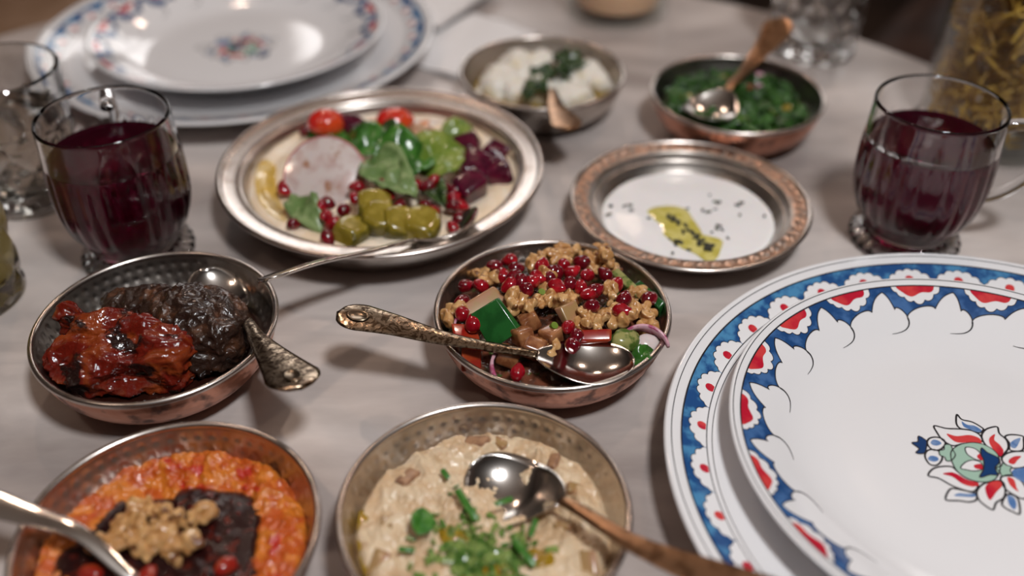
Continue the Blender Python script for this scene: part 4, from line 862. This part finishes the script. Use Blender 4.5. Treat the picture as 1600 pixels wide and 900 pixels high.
LR = [.1, -.4, -.5, .5, -.9, .6, -1.1, .8, -1.2, -.25, -1.0]
for i, p in enumerate(HUMMUS_LEAVES):
    put('salad_leaf', leaf_mesh(LS[i][0]*1.2, LS[i][1]*1.25, M[LM[i]], curl=.16, wav=.16, seed=i+1, th=.0007), C, p, LL[i], 'leaf', 'salad leaves on the hummus', .003 if i in (0, 6) else .007, rot=(.35, rnd.uniform(-.15, .15), LR[i]))
# extra leafy bed
# radish slice: a thin upright round leaning back on the leaves
n = 64
v, f = lathe([(0, 0), (.0262, 0), (.0270, .0003), (.0272, .0010), (.0270, .0016), (.0262, .0019), (0, .0019)], n)
def rwarp(p): return (p[0], p[1], p[2] + .0022*math.cos(p[0]*70)*p[1]*22)
rd = empty('radish_slice', (C[0]+RADISH[0][0]/1000, C[1]+RADISH[0][1]/1000-.0095, .034)); rd.rotation_euler = (R_(40), R_(4), 0); tag(rd, 'large thin round radish slice leaning on the salad leaves', 'radish')
mk('flesh', [rwarp(p) for p in v], f, M['radish'], rd)
ring = [(.0265 + .0009*math.cos(2*PI*k/8), .0010 + .0013*math.sin(2*PI*k/8)) for k in range(8)]
v, f = lathe(ring, n, closed=True); mk('skin', [rwarp(p) for p in v], f, M['radish_skin'], rd)

# ------------------------------------------------------------------ roasted pepper and eggplant
C = BOWLS['pepper']
paste('cooking_juice', C, .0535, lambda x, y: .0165, M['darkjuice'], 'dark glossy cooking juice in the bottom of the roasted pepper bowl', 'sauce', zb=.0055, rb=.040, nr=20, nt=96)
def V3(x, y, z): return Vector((x/1000, y/1000, z/1000))
def rid(c, s, off): return 1 - abs(noise.noise(c*s + Vector((off, off, off))))*2.2
def pepd(c):
    w_ = Vector((noise.noise(c*45), noise.noise(c*45+Vector((9, 3, 1))), noise.noise(c*45+Vector((2, 7, 5)))))*.007
    d = c + w_; u = Vector((d.x*.45 + d.y*.22, d.y*1.1 - d.x*.25, d.z*.9))
    return .0046*(rid(u, 62, 1.3)-.45) + .0018*rid(u*1.0, 150, 4.1) + .0010*rid(u, 330, 2.2) - .0018
pm = union([(V3(-14, -25, 26), (.031, .019, .0145), .1), (V3(-22, -9, 34), (.023, .012, .0095), .15), (V3(10, -24, 28), (.018, .018, .016), .3), (V3(-36, -21, 25), (.015, .017, .013), 0),
            (V3(-4, -12, 35), (.016, .010, .0085), -.2), (V3(-42, -3, 30), (.009, .007, .009), 0), (V3(-46, 2, 36), (.0065, .0045, .0080), .3), (V3(-47, 4, 40), (.0050, .0036, .0050), .3)], .0007, M['roastpep'], pepd, 'roasted_red_pepper')
o = mk('roasted_red_pepper', [(0, 0, 0)], [], M['roastpep']); o.data = pm; o.location = (C[0], C[1], .0); tag(o, 'wrinkled charred roasted red pepper at the front of its bowl', 'pepper')
def eggd(c):
    w_ = Vector((noise.noise(c*50), noise.noise(c*50+Vector((5, 3, 1))), 0))*.005
    return .0020*rid(c+w_, 95, 2.3) + .0012*rid(c+w_, 210, 7.1) + .0005*noise.noise(c*520) - .0014
em = union([(V3(20, 3, 31), (.031, .022, .019), -.25), (V3(33, -10, 29), (.017, .016, .017), 0), (V3(-8, 17, 31), (.026, .012, .010), .15), (V3(-24, 20, 30), (.012, .010, .008), .1), (V3(30, -20, 25), (.012, .010, .010), 0)], .0009, M['roastegg'], eggd, 'roasted_eggplant')
o = mk('roasted_eggplant', [(0, 0, 0)], [], M['roastegg']); o.data = em; o.location = (C[0], C[1], 0); tag(o, 'dark charred roasted eggplant behind the red pepper', 'eggplant')
for p in ((20, -17, 41), (46, -14, 38)): put('garlic_bit', blob((.0035, .0022, .0018), .2, 2, 3, M['garlic'], 2), C, p, 'small pale garlic bit beside the roasted eggplant', 'garlic', 'garlic bits in the roasted pepper bowl', -.004)
pool('sauce_smear', C, [(6, 46), (14, 52), (26, 52), (38, 44), (34, 40), (24, 44), (14, 44)], .0215, .002, M['creamsmear'], 'white and orange sauce smear behind the eggplant on the bowl wall', 'sauce')

# ------------------------------------------------------------------ pepper paste bowl
C = BOWLS['muh']
def mz(x, y):
    r = math.hypot(x, y)
    return .0235 + .0030*fbm(Vector((x*75, y*75, 5))) + .0019*fbm(Vector((x*290, y*290, 5))) - .006*max(0, 1-(r/.046)**2)
paste('pepper_paste', C, .0572, mz, M['muh'], 'grainy orange red pepper paste ringing the dark sauce', 'dip', nr=110, nt=320)
pool('pomegranate_molasses', C, MUH_SAUCE, .0215, .0040, M['molasses'], 'dark glossy molasses sauce in the middle of the pepper paste', 'sauce', wav=.0016, seed=3)
for i, p in enumerate(MUH_WALNUTS):
    put('walnut_piece', WAL[(i+2) % 5], C, p, 'walnut kernel piece on the dark sauce of the pepper paste', 'walnut', 'walnut pieces on the pepper paste', .005, s=rnd.uniform(.75, 1.1))
for i, p in enumerate(MUH_CHERRY): put('red_pepper_bit', blob((.0055, .0040, .003), .2, 2, 3+i, M['redpep'], 3), C, p, 'bright red pepper bit in the dark sauce', 'pepper piece', 'red pepper bits in the dark sauce', .002)

# ------------------------------------------------------------------ creamy eggplant dip
C = BOWLS['baba']
def bz(x, y):
    w_ = .010*noise.noise(Vector((x*40, y*40, 2)))
    r = math.hypot(x, y)
    return .0245 + .0034*(rid(Vector((x+w_, y-w_, 0)), 62, 3.3)-.5) + .0016*fbm(Vector((x*150, y*150, 6))) + .0007*fbm(Vector((x*420, y*420, 9))) - .0035*max(0, (r-.044)/.013)**2 - .0095*math.exp(-((x-.0150)/.0175)**2-((y-.0150)/.0135)**2)
paste('eggplant_dip', C, .0575, bz, M['baba'], 'thick beige creamy eggplant dip with herbs and oil', 'dip', nr=120, nt=320, taper=.005)
for (x, y, a) in ((-53, 8, 1), (-50, -6, 2)):
    pass
pool('olive_oil', C, [(-57, 8), (-52, 6), (-49, -4), (-47, -18), (-49, -28), (-53, -20), (-56, -8)], .0205, .0012, M['oil'], 'yellow oil along the edge of the creamy eggplant dip', 'oil')
for i, p in enumerate(BABA_CHUNKS):
    put('eggplant_bit', cube_piece(.012, .008, .0045, M['eggskin'] if i in (0, 1, 3) else M['eggplant_pale'], .0018, 60+i), C, p, 'brown eggplant bit poking out of the creamy dip', 'eggplant', 'eggplant bits in the creamy dip', -.0018, s=[1, 1, .6, .7, .7, .7, 1, 1, .7][i])
for i, p in enumerate(BABA_CHIVES):
    L = (.018, .015, .011, .009, .006, .007)[i]
    me = bevel_mesh(*box(0, 0, 0, L, .0034 if i < 2 else .0026, .0007), M['chive'], .0003, 1, 'chive_strip')
    put('chive_strip', me, C, p, ['long green herb strip above the chopped herbs on the dip', 'long green herb strip beside the oily herbs near the spoon handle'][i] if i < 2 else 'short green herb strip on the creamy dip', 'herb', 'green herb strips on the dip', .003, rot=(.25, .1, [-1.05, -.95, 1.3, .5, -1.0, 0][i]))
put('herb_leaf', leaf_mesh(.015, .0055, M['chive'], curl=.08, wav=.05, seed=9), C, BABA_LEAF[0], 'small rounded green leaf on the creamy eggplant dip', 'leaf', None, .0025, rot=(.45, 0, 1.5))
g0 = BABA_GREEN[0]; rs = random.Random(8); parts = []
for i in range(340):
    a = rs.uniform(0, 2*PI); q = abs(rs.gauss(0, .0125)); x = g0[0]/1000 + .003 + q*math.cos(a)*1.15; y = g0[1]/1000 - .010 + q*math.sin(a)
    if math.hypot(x, y) > .048: continue
    z = bz(x, y); bv, bf_ = box(0, 0, 0, rs.uniform(.0022, .006), rs.uniform(.0016, .0032), .0007)
    Mx = Matrix.Translation((x, y, z+.0012)) @ Euler((rs.gauss(0, .5), rs.gauss(0, .5), rs.uniform(0, 6.3))).to_matrix().to_4x4()
    parts.append(([Mx @ Vector(k) for k in bv], bf_))
hs_ = mk('chopped_herbs', *join(parts), M['herbstuff'], loc=(C[0], C[1], 0), smooth=False); tag(hs_, 'finely chopped oily green herbs in the middle of the creamy dip', 'herbs', kind='stuff')
for k, pts in enumerate(([(-20, -6), (-12, -3), (-4, -8), (-6, -16), (-16, -16)], [(-8, -22), (4, -20), (14, -26), (6, -34), (-8, -32)], [(18, -18), (28, -16), (30, -24), (20, -26)])):
    pool('olive_oil', C, pts, lambda x, y: bz(x, y) + .0002, .0006, M['oil'], ['small yellow oil puddle beside the rounded leaf', 'yellow oil puddle in the chopped herbs', 'yellow oil puddle near the spoon handle on the dip'][k], 'oil')

# ------------------------------------------------------------------ yogurt
C = (.1167, .5515)
paste('yogurt', C, .0572, lambda x, y: .0094 + .0004*fbm(Vector((x*40, y*40, 1))) - .0006*math.cos(math.hypot(x, y)*120), M['yogurt'], 'smooth white yogurt filling the engraved dish', 'yogurt', zb=.0045, rb=.048, taper=.0015)
pool('herb_oil', C, YOG_OIL, .0096, .0009, M['oil_green'], 'yellow green oil patch on the white yogurt', 'oil')
fm_ = bevel_mesh(*box(0, 0, 0, .0034, .0018, .0006), M['flake'], .0002, 1, 'herb_flake')
for p in YOG_FLAKES: put('herb_flake', fm_, C, (p[0]+rnd.uniform(-.5, .5), p[1], p[2]), 'dark dried herb flake scattered on the white yogurt', 'herb', 'herb flakes on the yogurt', -.0002, rot=(rnd.gauss(0, .2), rnd.gauss(0, .2), rnd.uniform(0, 6.3)), s=rnd.uniform(.7, 1.25))
for p in YOG_OIL_FLAKES: put('herb_flake', fm_, C, p, 'dark dried herb flake clumped in the oil patch', 'herb', 'herb flakes in the oil patch', .0004, rot=(rnd.gauss(0, .3), rnd.gauss(0, .3), rnd.uniform(0, 6.3)), s=rnd.uniform(1.1, 1.7))

# ------------------------------------------------------------------ white cheese
C = BOWLS['white']
paste('olive_oil', C, .0560, lambda x, y: .0195, M['oil'], 'yellow olive oil around the white cheese', 'oil', nr=20, nt=96)
for i, p in enumerate(WHITE_LUMPS):
    put('cheese_lump', blob((.013, .011, .009), .28, 1.6, i+1, M['cheese'], 3), C, (p[0]*.82, p[1]*.82, p[2]), 'soft white cheese lump in yellow oil', 'cheese', 'white cheese lumps', -.001, s=rnd.uniform(1.1, 1.4))
for i, p in enumerate(WHITE_HERB):
    put('dark_herb', leaf_mesh(.022, .008, M['leaf_dark'], seed=20+i, curl=.2, wav=.3), C, (p[0]*.8, p[1]*.8, p[2]), 'dark wilted herb leaf on the white cheese', 'leaf', 'dark herb leaves on the cheese', .007)

# ------------------------------------------------------------------ cooked greens
C = BOWLS['green']
paste('greens_juice', C, .0565, lambda x, y: .0190 + .002*fbm(Vector((x*90, y*90, 4))), M['leaf_dark'], 'dark green cooking liquid under the chopped greens', 'sauce', nr=40, nt=120)
rs = random.Random(21); parts = []
base_leaf = [leaf_mesh(.013, .0045, M['greens'], seed=50+k, curl=.2, wav=.35) for k in range(6)]
bl = [([q.co.copy() for q in m_.vertices], [tuple(p.vertices) for p in m_.polygons]) for m_ in base_leaf]
for i in range(330):
    a = rs.uniform(0, 2*PI); r = .050*math.sqrt(rs.random()); lv, lf = bl[i % 6]
    Mx = Matrix.Translation((r*math.cos(a), r*math.sin(a), .0225 + .0035*(1-(r/.05)**2) + rs.uniform(-.001, .002))) @ Euler((rs.gauss(0, .6), rs.gauss(0, .6), rs.uniform(0, 6.3))).to_matrix().to_4x4() @ Matrix.Scale(rs.uniform(.6, 1.2), 4)
    parts.append(([Mx @ q for q in lv], lf))
gr = mk('chopped_greens', *join(parts), M['greens'], loc=(C[0], C[1], 0)); tag(gr, 'heap of dark green chopped cooked greens', 'greens', kind='stuff')
for i, p in enumerate(GREEN_BITS):
    m_ = ['orangepep', 'redpep', 'pickle', 'pickle', 'pickle', 'leaf_pale', 'onion', 'onion', 'leaf_lime', 'leaf'][i]
    lab = ['orange carrot bit above the spoon on the greens', 'red pepper bit on the greens', 'yellow bit among the greens', 'yellow bit among the greens', 'yellow bit among the greens', 'pale green bit beside the orange bit on the greens', 'pinkish onion bit on the greens', 'pinkish onion bit on the greens', 'lime green bit at the front of the greens', 'bright green bit among the greens'][i]
    put('vegetable_bit', cube_piece(.008, .006, .004, M[m_], .0012, 80+i), C, (p[0]*.9, p[1]*.9, p[2]), lab, 'vegetable', 'vegetable bits on the greens', .002)
